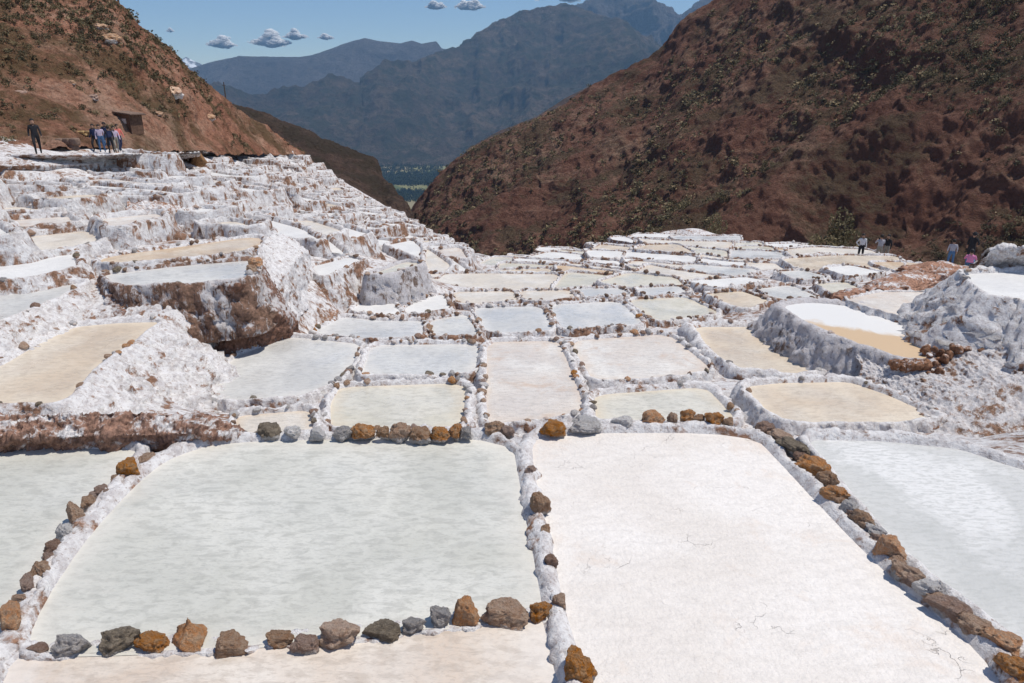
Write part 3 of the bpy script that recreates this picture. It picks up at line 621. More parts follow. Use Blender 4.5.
# ------------------------------------------------------------------ banks and heaps (lofts between traced rows)
def PG(u, v, off):
    d = np.linspace(8, 140, 900); P = PD(u, v, d); k = np.where(P[:, 2] < G(P[:, 0], P[:, 1])+off)[0]
    return P[k[0] if len(k) else -1]
def mound(name, u, v, z, w, dp, h, rz, mat, label, cat, seed, rough=.3, hi=5):
    I, FI = ico(hi); Q = I*(1+rough*fbm(I*np.array([w, dp, h]), 1.6, 6, seed, .65)+rough*.6*fbm(I*np.array([w, dp, h]), 4.5, 4, seed+3, .65, True))[:, None]
    o = mk(name, Q*np.array([w, dp, h]), FI, mat); o.location = PZ(u, v, z) if z is not None else PG(u, v, 0.); o.rotation_euler = (0, 0, rz); tag(o, label, cat); return o
def loft(name, rows, mat, label, cat, amp=.1, nsc=2.5, nu=160, per=24, back=(0, .6, -1.2), seed=0, group=None):
    """rows: list of polylines [(u,v,z)..] from front foot to top; all with world placement; closed by a back row"""
    W = []
    for r in rows:
        Q = np.array([PG(u, v, float(z[1:])) if isinstance(z, str) else PZ(u, v, z) for u, v, z in r]); L = np.r_[0, np.cumsum(np.linalg.norm(np.diff(Q, axis=0), axis=1))]; t = np.linspace(0, L[-1], nu)
        W.append(np.stack([np.interp(t, L, Q[:, i]) for i in range(3)], 1))
    W.append(W[-1]+np.array(back)); W = np.array(W)
    K = np.linspace(0, len(W)-1, per*(len(W)-1)+1); i0 = np.minimum(K.astype(int), len(W)-2); f = (K-i0)[:, None, None]
    S = W[i0]*(1-f)+W[i0+1]*f
    d1 = np.gradient(S, axis=0); d2 = np.gradient(S, axis=1); nn = np.cross(d2, d1); nn /= np.linalg.norm(nn, axis=2)[..., None]+1e-9
    # outward = towards the camera / up
    sgn = np.sign(np.sum(nn*(np.array([0, 0, CZ])-S), axis=2))[..., None]; sgn[sgn == 0] = 1
    nn = nn*np.median(sgn)
    d = fbm(S, nsc, 5, seed, .6)+.35*fbm(S, nsc*4, 3, seed+5, .6, True)
    S = S+nn*(d*amp)[..., None]
    c = S.reshape(-1, 3).mean(0); c[2] = S[..., 2].min()
    o = mk(name, S.reshape(-1, 3)-c, gridfaces(*S.shape[:2]), mat); o.location = c; tag(o, label, cat, group); return o
loft('earth_bank', [[(-120,453,-.02),(0,451,-.02),(120,449,-.02),(180,445,-.02),(235,441,-.02)], [(-120,440,.22),(0,438,.22),(120,436,.22),(190,434,.2),(240,436,.05)], [(-120,416,.40),(0,415,.38),(70,413,.40),(130,412,.38),(200,416,.32),(245,430,.05)]],
     crust_mat('bank_earth', 1.45, tint=(.34, .20, .145), scale=1.5, iso=True), 'rough red-brown earth bank between the left front pond and the beige pond', 'bank', .13, 4.2, 520, 18, (0, .5, -1.0), 3)
loft('rubble_wall', [[(105,330,-1.5),(160,324,-1.5),(198,345,-2.4),(236,362,-2.9),(266,352,-2.9),(300,341,-2.9)], [(105,305,-1.1),(160,306,-1.15),(196,315,-1.6),(235,320,-1.8),(272,312,-1.75),(298,322,-2.3)], [(105,289,-.78),(145,291,-.78),(190,288,-.76),(243,284,-.72),(262,268,-.8),(284,300,-1.8)]],
     crust_mat('dark_rubble', 1.2, tint=(.24, .13, .09), white=(.55, .53, .53)), 'dark brown rubble wall dropping from the long grey pond to the wide grey one', 'wall', .13, 2.6, 260, 26, (0, .6, -.6), 8)
loft('salt_bank', [[(284,336,-2.6),(296,322,-2.6),(312,300,-2.6),(318,285,-2.4)], [(268,290,-1.4),(285,272,-1.2),(298,258,-1.1),(308,250,-1.3)], [(255,258,-.5),(262,245,-.5),(272,234,-.5),(290,236,-.9)]],
     CR_WHITE, 'steep white salt bank right of the two long ponds at left', 'bank', .13, 2.4, 120, 26, (-.3, .5, -.8), 12)
RUSTY = crust_mat('rusty_earth', 1.5, tint=(.27, .135, .075), scale=2, iso=True); HEAPM = crust_mat('heap_earth', 1.8, tint=(.42, .23, .155))
loft('crusted_slope', [[(856,390,-2.5),(898,405,-2.5),(938,436,-2.55),(985,452,-2.6),(1060,462,-2.7),(1160,470,-2.7)], [(862,368,-2.15),(905,382,-2.15),(950,392,-2.1),(1000,385,-1.9),(1060,385,-1.8),(1160,390,-1.8)], [(850,348,-1.98),(902,366,-1.97),(938,368,-1.95),(965,345,-1.55),(1000,318,-.95),(1060,322,-.9)]],
     crust_mat('crusted_slope_salt', .85, tint=(.30, .18, .12), white=(.70, .68, .68)), 'steep grey-white crusted slope falling from the bright pond to the pointed beige pond', 'bank', .14, 2.3, 320, 44, (.2, .5, -.8), 51)
def cluster(name, path, n, r0, r1, mat, label, cat, seed, spread=.12):
    r = np.random.default_rng(seed); V = []; Fc = []; n_ = 0
    W = np.array([PZ(*a) for a in path]); c0 = W.mean(0)
    for k in range(n):
        t = r.uniform(0, len(W)-1.001); i = int(t); p = W[i]*(1-t+i)+W[i+1]*(t-i)+r.normal(size=3)*spread*np.array([1, 1, .45])-np.array([0, 0, .05]); rr = r.uniform(r0, r1)
        g = rock_geo(3, seed*100+k, 8, .3); V.append(g[0]*rr*r.uniform(.7, 1.3, 3)+p-c0); Fc += [[a+n_ for a in f] for f in g[1]]; n_ += len(g[0])
    o = mk(name, np.vstack(V), Fc, mat); o.location = c0; tag(o, label, cat); return o
cluster('brown_outcrop', [(925,366,-1.9),(950,354,-1.75),(968,342,-1.55),(980,326,-1.25),(990,314,-1.0)], 190, .035, .11, RUSTY, 'rusty brown crumbly earth outcrop on the salty mound at right', 'outcrop', 17, .17)
cluster('brown_outcrop', [(898,363,-1.85),(915,364,-1.85),(932,368,-1.95)], 70, .05, .11, RUSTY, 'low dark row of earth lumps at the right tip of the oval pond', 'outcrop', 18, .07)
cluster('brown_outcrop', [(960,388,-2.2),(972,391,-2.2),(990,394,-2.2)], 60, .05, .13, RUSTY, 'brown earth lumps low on the salty mound at right', 'outcrop', 19, .10)
mound('earth_heap', 900, 287, -3.1, 2.6, .8, .42, math.radians(38), HEAPM, 'long crumbly red earth heap in front of the seated people at right', 'heap', 21, .34)
mound('earth_heap', 858, 296, -3.1, 1.1, .5, .24, math.radians(25), HEAPM, 'small low red earth heap at the left end of the long one', 'heap', 22, .34)
mound('earth_heap', 935, 275, -3.9, 1.8, .9, .5, math.radians(10), HEAPM, 'red earth heap just below the standing person in blue jeans', 'heap', 23, .34)
loft('salt_mound', [[(965,272,-.9),(990,272,-.8),(1040,272,-.8),(1110,276,-.8)], [(978,260,-.4),(1000,256,-.2),(1045,256,-.1),(1110,262,-.1)], [(990,249,.0),(1005,246,.1),(1045,247,.15),(1110,252,.15)]],
     CR_WHITE, 'lumpy white salt mound at the right edge behind the bright pond', 'mound', .20, 1.5, 140, 22, (0, 1.2, -1.5), 27)
loft('dirt_outcrop', [[(120,230,'g-.3'),(160,230,'g-.3'),(195,230,'g-.3'),(222,228,'g-.3')], [(125,214,'g.35'),(160,208,'g.5'),(195,208,'g.5'),(216,216,'g.3')], [(128,200,'g.3'),(155,194,'g.4'),(180,192,'g.4'),(204,202,'g.2')]],
     crust_mat('brown_dirt_with_salt', 1.25, tint=(.36, .19, .115)), 'brown earth outcrop with salt streaks among the upper left terraces', 'outcrop', .3, 1.0, 130, 20, (0, 1.2, -2), 33)
loft('path_edge', [[(-60,176,'g-.6'),(40,176,'g-.6'),(130,172,'g-.6'),(200,168,'g-.6')], [(-60,166,'g.0'),(40,166,'g.0'),(130,162,'g.0'),(200,158,'g.0')], [(-60,156,.95),(40,156,.95),(130,154,.85),(200,152,.3)]],
     CR_FAR, 'white crusted edge below the footpath at upper left', 'bank', .2, .9, 260, 18, (0, 3, -.3), 39)

# ------------------------------------------------------------------ hills and mountains
def hill(name, cols, mat, nu, nv, amp, nsc, backk=.6, gamma=1.0, seed=0, ridge=.5, crestamp=.35, skew=(1, 1, 1), kind='structure', amp2=0, nsc2=1):
    C = np.array(cols, float); u = np.linspace(C[0, 0], C[-1, 0], nu)
    ip = [np.interp(u, C[:, 0], C[:, i]) for i in range(1, 5)]
    t = np.linspace(0, 1, nv)[:, None]
    S = PD(u[None]+0*t, ip[0][None]*(1-t)+ip[2][None]*t, ip[1][None]+(ip[3]-ip[1])[None]*t**gamma)
    cr = S[-1]; hdir = cr[:, :2]/np.linalg.norm(cr[:, :2], axis=1)[:, None]
    rise = np.maximum((S[-1]-S[0])[:, 2], 1); nb = nv//4; B = []
    for k in range(1, nb+1):
        s = k/nb; B.append(np.c_[cr[:, :2]+hdir*(rise*s*1.4*backk)[:, None], cr[:, 2]-rise*s*s*.9*backk])
    S = np.concatenate([S, np.array(B)]); tt = np.r_[t[:, 0], np.ones(nb)]
    q = S*np.array(skew)
    d = fbm(q, nsc, 6, seed, .55)*(1-ridge)+fbm(q, nsc*.7, 6, seed+50, .55, True)*ridge
    a = amp*(np.minimum(1, tt*4+.3)*np.where(tt > .86, 1-(1-crestamp)*(tt-.86)/.14, 1))[:, None]
    d1 = np.gradient(S, axis=0); d2 = np.gradient(S, axis=1); nn = np.cross(d2, d1); nn /= np.linalg.norm(nn, axis=2)[..., None]+1e-9
    nn[nn[..., 2] < 0] *= -1
    S = S+nn*(d*a)[..., None]
    if amp2: S = S+nn*(amp2*(.6*fbm(S*np.array([1, 1, .5]), nsc2, 5, seed+90, .65, True)+.5*fbm(S, nsc2*2.7, 4, seed+95, .6)))[..., None]
    o = mk(name, S.reshape(-1, 3), gridfaces(*S.shape[:2]), mat); tag(o, kind=kind)
    return S[:nv]
HL = hill('left_hillside', [(-220,168,27,-220,46),(0,158,37,-120,60),(60,157,39,-60,61),(110,155,42.5,0,60),(141,155,46,29,65),(173,154,52,53,73),(187,153,56,70,78),(217,156,62,94,87),(248,156,78,119,102),(286,156,104,147,122),(303,159,112,158,126)],
          M_LEFT, 460, 280, 2.6, .085, .8, .9, 5, .6, .22, (1, 1, .7), amp2=.5, nsc2=.45)
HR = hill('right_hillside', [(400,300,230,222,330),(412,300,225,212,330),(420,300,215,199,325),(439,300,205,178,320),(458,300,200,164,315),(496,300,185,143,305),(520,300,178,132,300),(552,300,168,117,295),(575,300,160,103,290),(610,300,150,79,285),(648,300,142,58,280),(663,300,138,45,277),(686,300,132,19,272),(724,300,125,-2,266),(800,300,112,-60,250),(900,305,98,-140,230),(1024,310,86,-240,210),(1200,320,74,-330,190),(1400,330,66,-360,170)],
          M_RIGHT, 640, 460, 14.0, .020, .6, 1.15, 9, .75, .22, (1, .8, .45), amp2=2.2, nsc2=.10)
hill('brown_ridge', [(190,210,190,92,290),(242,230,190,108,300),(275,240,190,119,300),(299,250,190,128,300),(320,255,190,140,300),(342,260,190,150,300),(374,270,190,162,300),(381,280,190,177,290),(394,290,190,192,270),(415,295,190,215,250)],
     M_RIDGE, 260, 150, 7, .03, .7, 1, 14, .6, .4, amp2=1.6, nsc2=.12)
hill('farther_ridge', [(447,230,900,180,1100),(459,230,900,163,1150),(470,230,900,148,1200),(500,230,900,131,1250),(534,230,900,118,1300),(564,230,900,99,1300),(610,230,900,76,1300),(650,230,900,60,1300),(720,230,900,40,1300)],
     M_RIDGE, 160, 90, 18, .006, .7, 1, 15, .5, .3)
hill('mountain', [(150,171,3300,118,4000),(242,171,3300,108,4100),(305,171,3300,100,4200),(342,171,3300,94,4300),(367,171,3300,91,4400),(399,171,3300,72,4500),(461,171,3300,47,4600),(496,171,3300,23,4700),(519,171,3300,13,4700),(545,171,3300,7,4700),(564,171,3300,4,4700),(580,171,3300,10,4750),(640,171,3300,40,4800),(720,171,3300,80,4800),(900,171,3300,130,4800)],
     M_MTN, 560, 320, 330, .0012, .6, 1.0, 23, .8, .10, (1, .7, .5), amp2=34, nsc2=.006)
hill('rocky_peak', [(480,150,5200,90,6000),(540,150,5200,30,6100),(580,150,5200,8,6200),(602,150,5200,5,6200),(612,150,5200,3,6200),(625,150,5200,-1,6200),(640,150,5200,-1,6200),(648,150,5200,2,6200),(663,150,5200,11,6200),(682,150,5200,18,6200),(701,150,5200,8,6200),(722,150,5200,-2,6200),(800,150,5200,-6,6200),(1000,150,5200,-6,6200)],
     M_MTNR, 400, 150, 300, .003, .5, 1.0, 27, .85, .30, amp2=30, nsc2=.01)
hill('far_mountain', [(100,140,5600,70,6400),(185,140,5600,69,6400),(215,140,5600,62,6500),(245,140,5600,58,6500),(300,140,5600,58,6500),(312,140,5600,56,6500),(330,140,5600,50,6500),(345,140,5600,44,6500),(365,140,5600,39,6500),(380,140,5600,42,6500),(400,140,5600,44,6500),(412,140,5600,41,6500),(422,140,5600,44,6500),(436,140,5600,42,6500),(441,140,5600,49,6500),(520,140,5600,70,6500)],
     M_MTNR, 300, 130, 200, .0013, .6, 1.0, 31, .75, .15)
q = N('snowy_rock'); p = q.pos(); col = q.mix(q.ramp(q.noise(p, .006, 6, .7), .45, .55), (.8, .82, .85), (.12, .12, .13)); M_SNOW = q.done(col, .8, .2)
hill('snowy_peak', [(150,110,7400,60,8000),(178,110,7400,62,8000),(186,110,7400,58,8000),(192,110,7400,61,8000),(200,110,7400,64,8000),(215,110,7400,74,8000)], M_SNOW, 120, 60, 100, .004, .6, 1, 37, .7, .3)
# valley floor
q = N('valley_fields'); vor = q.n('ShaderNodeTexVoronoi'); vor.inputs['Scale'].default_value = 1.0; q.l(q.pos((.006, .0035, .001)), vor.inputs[0])
sv = q.n('ShaderNodeSeparateColor'); q.l(vor.outputs['Color'], sv.inputs[0])
col = q.mix(q.ramp(sv.outputs[0], .35, .5), (.06, .09, .035), (.20, .19, .085)); col = q.mix(q.ramp(sv.outputs[1], .7, .75), col, (.26, .22, .13))
M_VAL = q.done(col, .9, .1)
gx = np.linspace(-9000, 9000, 60); gy = np.linspace(1500, 10000, 60); gX, gY = np.meshgrid(gx, gy)
gz = -330+fbm(np.stack([gX, gY, gX*0], -1), .002, 3, 4)*6
tag(mk('valley_floor', np.stack([gX, gY, gz], -1).reshape(-1, 3), gridfaces(60, 60), M_VAL), kind='structure')
# ravine floor and the low ground joining everything
gx = np.linspace(-2500, 2500, 60); gy = np.linspace(-200, 1600, 50); gX, gY = np.meshgrid(gx, gy)
gz = -45-np.clip(gY, 0, 1600)*.179-6+fbm(np.stack([gX, gY, gX*0], -1), .01, 4, 6)*8
tag(mk('ravine_floor', np.stack([gX, gY, gz], -1).reshape(-1, 3), gridfaces(50, 60), M_RIDGE), kind='structure')

# ------------------------------------------------------------------ scrub
def clump_geo(n, seed, leaf=.10, flat=.62, r_=1.0, shell=.5):
    r = np.random.default_rng(seed); V = []; Fc = []
    lob = r.normal(size=(6, 3))*np.array([.42, .42, .22])+np.array([0, 0, .42]); lr = r.uniform(.3, .55, 6)
    for k in range(n):
        i = r.integers(6); d = r.normal(size=3); d /= np.linalg.norm(d); p = lob[i]+d*lr[i]*r.uniform(shell, 1)**.5; p[2] = abs(p[2])*flat/.62
        a = r.normal(size=3); a /= np.linalg.norm(a); b = np.cross(a, r.normal(size=3)); b /= np.linalg.norm(b)
        s = leaf*r.uniform(.6, 1.4); m = len(V)
        V += [p-a*s, p+b*s*.55, p+a*s, p-b*s*.55]; Fc.append([m, m+1, m+2, m+3])
    return np.array(V)*r_, np.array(Fc)
SH = [clump_geo(230, 50+i) for i in range(6)]; SHL = [clump_geo(34, 80+i, .26) for i in range(6)]
TUFT = [clump_geo(26, 90+i, .3, .45) for i in range(4)]
def surf(S, a, b):
    i = a*(S.shape[0]-1); j = b*(S.shape[1]-1); i0, j0 = min(int(i), S.shape[0]-2), min(int(j), S.shape[1]-2); f, g = i-i0, j-j0
    return S[i0, j0]*(1-f)*(1-g)+S[i0+1, j0]*f*(1-g)+S[i0, j0+1]*(1-f)*g+S[i0+1, j0+1]*f*g
def scatter(S, n_ind, n_rest, smin, smax, mats, label, group, stuffname, stufflabel, seed, amask, trange=(.02, 1)):
    r = np.random.default_rng(seed); pts = []
    tries = 0
    while len(pts) < n_ind+n_rest and tries < 200000:
        tries += 1
        a, b = r.uniform(*trange), r.random(); p = surf(S, a, b); u, v, d = proj(*p)
        if not (-30 < u < 1054 and -20 < v < 320): continue
        if r.random() > amask(p, u, v): continue
        s = smin+(smax-smin)*r.random()**3.5; pts.append((s/d, s, p, r.integers(6), r.random()*6.28, r.random()))
    pts.sort(key=lambda x: -x[0])
    ms = {}; SI = []
    for k, (_, s, p, i, rz, c) in enumerate(pts[:n_ind]):
        mi = 0 if c < .6 else 1
        if (i, mi) not in ms:
            me = bpy.data.meshes.new('shrub'); me.from_pydata(SH[i][0].tolist(), [], SH[i][1].tolist()); me.materials.append(mats[mi]); ms[(i, mi)] = me
        o = bpy.data.objects.new('shrub', ms[(i, mi)]); COL.objects.link(o); o.location = p-np.array([0, 0, s*.1]); o.scale = (s, s, s*(.75+.4*c)); o.rotation_euler = (0, 0, rz)
        tag(o, label, 'shrub', group); u_, v_, _d = proj(*p); SI.append((o, f"{'olive' if mi else 'dark'} {'large' if s > smax*.75 else 'small'} {'shrub' if smax > 1 else 'bush'}", float(u_), float(v_)))
    place_all(SI)
    V = []; Fc = []; n_ = 0; mi = []
    for (_, s, p, i, rz, c) in pts[n_ind:]:
        g = SHL[i] if c < .75 else TUFT[i % 4]; ca, sa = math.cos(rz), math.sin(rz); Q = g[0]*s
        V.append(np.c_[Q[:, 0]*ca-Q[:, 1]*sa, Q[:, 0]*sa+Q[:, 1]*ca, Q[:, 2]]+p); Fc.append(g[1]+n_); n_ += len(Q); mi += [0 if c < .22 else 1 if c < .55 else 2]*len(g[1])
    tag(mk(stuffname, np.vstack(V), np.vstack(Fc), mats, smooth=False, mi=mi), stufflabel, 'scrub', kind='stuff')
MS = [L_DARK, L_OLIVE, L_DRY]
def mR(p, u, v):
    f = fbm(p[None], .03, 3, 77)[0]
    cliff = .25 if (690 < u < 850 and 120 < v < 250) else 1
    return max(0, min(1, .5+f*1.4))*cliff*(1 if u > 600 else .8)
scatter(HR, 170, 6500, .3, 1.6, MS, 'dark green shrub on the steep red-brown hillside at right', 'shrubs of the right hillside', 'hillside_scrub', 'low scrub and dry grass tufts covering the dark right hillside', 5, mR)
def mL(p, u, v):
    up = np.clip((130-v-u*.0)/90, 0, 1); f = fbm(p[None], .10, 3, 78)[0]
    base = .02+.6*up
    return max(0, min(1, base+f*1.3))*(.15 if v > 120 and u < 230 else 1)
scatter(HL, 110, 1900, .12, .5, [L_OLIVE, L_DARK, L_DRY], 'olive green bush on the red earth hillside at left', 'bushes of the left hillside', 'grass_tufts', 'dry grass tufts and low bushes on the left hillside', 6, mL)
# valley trees far away
V = []; Fc = []; n_ = 0; r = np.random.default_rng(9)
for _ in range(1500):
    k = r.random()
    u, v = r.uniform(372, 442), (r.uniform(155, 172) if k < .3 else r.choice([176, 180, 184, 194, 199])+r.normal()*1.3)
    p = PZ(u, v, -330); s = r.uniform(5, 11); g = SHL[r.integers(6)]; V.append(g[0]*np.array([s, s, s*1.7])+p); Fc.append(g[1]+n_); n_ += len(g[0])
tag(mk('valley_woods', np.vstack(V), np.vstack(Fc), L_VAL, smooth=False), 'rows of dark trees between fields on the distant valley floor', 'woods', kind='stuff')
# big plant clumps at the ravine edge
for (u, v, d, s, lab) in ((715,229,84,1.6,'pale green upright bush standing alone behind the far salt edge'),(845,247,62,2.2,'dense green bush at the foot of the dark slope near the people'),(825,249,62,1.7,'smaller green bush left of the dense one at the foot of the slope')):
    V, Fq = clump_geo(900, int(u), .07, .7); o = mk('bush', V*np.array([s, s, s*1.2]), Fq, L_OLIVE, smooth=False); o.location = PD(u, v, d)-np.array([[0, 0, s*.3]])[0]; tag(o, lab, 'bush')

# ------------------------------------------------------------------ loose boulders on the left slope
WHR = {92: 'nearest above the walking group', 70: 'between the lone walker and the group', 150: 'just right of the hut', 105: 'uppermost', 95: 'under the uppermost one', 160: 'above the hut', 20: 'left of the lone walker', 200: 'toward the ridge pole'}
for (u, t_, s, c) in ((92,.28,.5,'pink'),(70,.32,.35,'brown'),(150,.30,.4,'brown'),(105,.62,.9,'grey'),(95,.66,.7,'grey'),(160,.48,1.2,'brown'),(20,.2,.4,'pink'),(200,.4,.8,'brown')):
    b = (u+220)/523; p = surf(HL, t_, b); rock(p[0], p[1], p[2], s*.8, s*.6, s*.4, random.random()*3, c if c != 'grey' else 'brown', f"{cn[c]} boulder on the red slope, {'high up' if t_>.4 else 'low down'}, {WHR[u]}", 'boulders on the left slope')

# ------------------------------------------------------------------ hut, stacked walls, poles
def box(bm, c, s, rz=0):
    M = Matrix.Translation(c) @ Matrix.Rotation(rz, 4, 'Z') @ Matrix.Diagonal((*s, 1)); bmesh.ops.create_cube(bm, size=1, matrix=M)
def bobj(name, bm, mat, parent=None, bev=0):
    if bev: bmesh.ops.bevel(bm, geom=bm.edges[:], offset=bev, segments=2, affect='EDGES')
    me = bpy.data.meshes.new(name); bm.to_mesh(me); bm.free(); me.materials.append(mat)
    o = bpy.data.objects.new(name, me); COL.objects.link(o); o.parent = parent; return o
ADOBE = simple('dark_adobe', (.13, .075, .05), .95, .35, 5); THATCH = simple('old_roof', (.19, .13, .10), .95, .3, 9); WOOD = simple('old_wood', (.10, .07, .05), .9, .3, 12)
CREAMS = simple('cream_sacks', (.40, .27, .13), .9, .3, 6); PALE = simple('pale_panel', (.62, .55, .50), .8, .1)
p = PD(131, 131, 48); e = empty('hut', p); e.rotation_euler = (0, 0, math.radians(-25)); e.scale = (.72, .72, .72); tag(e, 'small dark adobe hut with one pale window on the red slope', 'hut')
bm = bmesh.new()
for (c, s) in (((0, -.62, .65), (2.0, .14, 1.9)), ((0, .62, .65), (2.0, .14, 1.9)), ((-.93, 0, .65), (.14, 1.1, 1.9)), ((.93, 0, .65), (.14, 1.1, 1.9))): box(bm, c, s)
for v in bm.verts: v.co += Vector((random.uniform(-.05, .05), random.uniform(-.05, .05), random.uniform(-.05, .05)))
bobj('wall', bm, ADOBE, e)
bm = bmesh.new(); box(bm, (0, 0, 1.68), (2.5, 1.75, .13)); o = bobj('roof', bm, THATCH, e, .03); o.rotation_euler = (0, math.radians(5), 0)
bm = bmesh.new(); box(bm, (.25, -.74, .95), (.5, .1, .46)); o = bobj('window', bm, PALE, e)
BLK_ = []
for i_ in range(5):
    I, FI = ico(3); I = I/np.max(np.abs(I), axis=1)[:, None]**.75; BLK_.append((I*(1+.10*fbm(I, 1.5, 3, i_+5))[:, None], FI))
def stack(u, v, d, nx, nz, bw, bh, mat, label, rz=0):
    p = PD(u, v, d); bm = bmesh.new(); V = []; Fc = []; n_ = 0
    for j in range(nz):
        for i in range(nx):
            g = BLK_[(i*3+j) % 5]; Q = g[0]*np.array([bw*.50, .2, bh*.52])*(1+rng.uniform(-.15, .15, 3))+np.array([(i-nx/2+.5+(j % 2)*.3)*bw, rng.uniform(-.05, .05), (j+.4)*bh])
            V.append(Q); Fc += [[a+n_ for a in f] for f in g[1]]; n_ += len(Q)
    o = mk('stone_wall', np.vstack(V), Fc, mat); o.location = p; o.rotation_euler = (0, 0, rz); tag(o, label, 'wall'); bm.free()
stack(63, 151, 40, 4, 2, .45, .38, THATCH, 'low dark stack of slabs beside the lone walker')
stack(64, 142, 42.5, 4, 2, .48, .30, WOOD, 'dark slab stack on the ledge above the low stack', .1)
stack(86, 152, 42.5, 5, 8, .26, .16, CREAMS, 'yellowish stone wall just left of the group of walkers')
stack(8, 154, 40, 7, 9, .26, .17, CREAMS, 'yellowish stone wall at the left edge behind the lone walker')
# brown pillar-like wall
p = PD(199, 177, 52); V, Fc = rock_geo(4, 55, 10, .06)
o = mk('brown_pillar', V*np.array([.62, .6, 1.15])+np.array([0, 0, .9]), Fc, crust_mat('rusty_rock', 1.9, tint=(.30, .16, .07), scale=.8)); o.location = p; tag(o, 'rusty brown rock pillar standing among the white terraces below the path', 'rock pillar')
stack(190, 153.5, 56, 5, 1, .55, .30, WOOD, 'flat row of dark slabs on top of the terraces beside the rusty pillar')
for (u, v, d, h, lab) in ((119, 6, 62, 7.0, 'thin dark utility pole on the crest at the top of the left hill'), (226, 101, 92, 2.7, 'thin dark utility pole standing on the left ridge against the blue mountain')):
    bm = bmesh.new(); bmesh.ops.create_cone(bm, cap_ends=True, segments=12, radius1=.09, radius2=.06, depth=h, matrix=Matrix.Translation((0, 0, h/2-.3)))
    e = empty('utility_pole', PD(u, v, d)); tag(e, lab, 'pole'); bobj('post', bm, WOOD, e)
    bm = bmesh.new(); box(bm, (0, 0, h-.7), (.5, .06, .06)); bobj('crossarm', bm, WOOD, e)

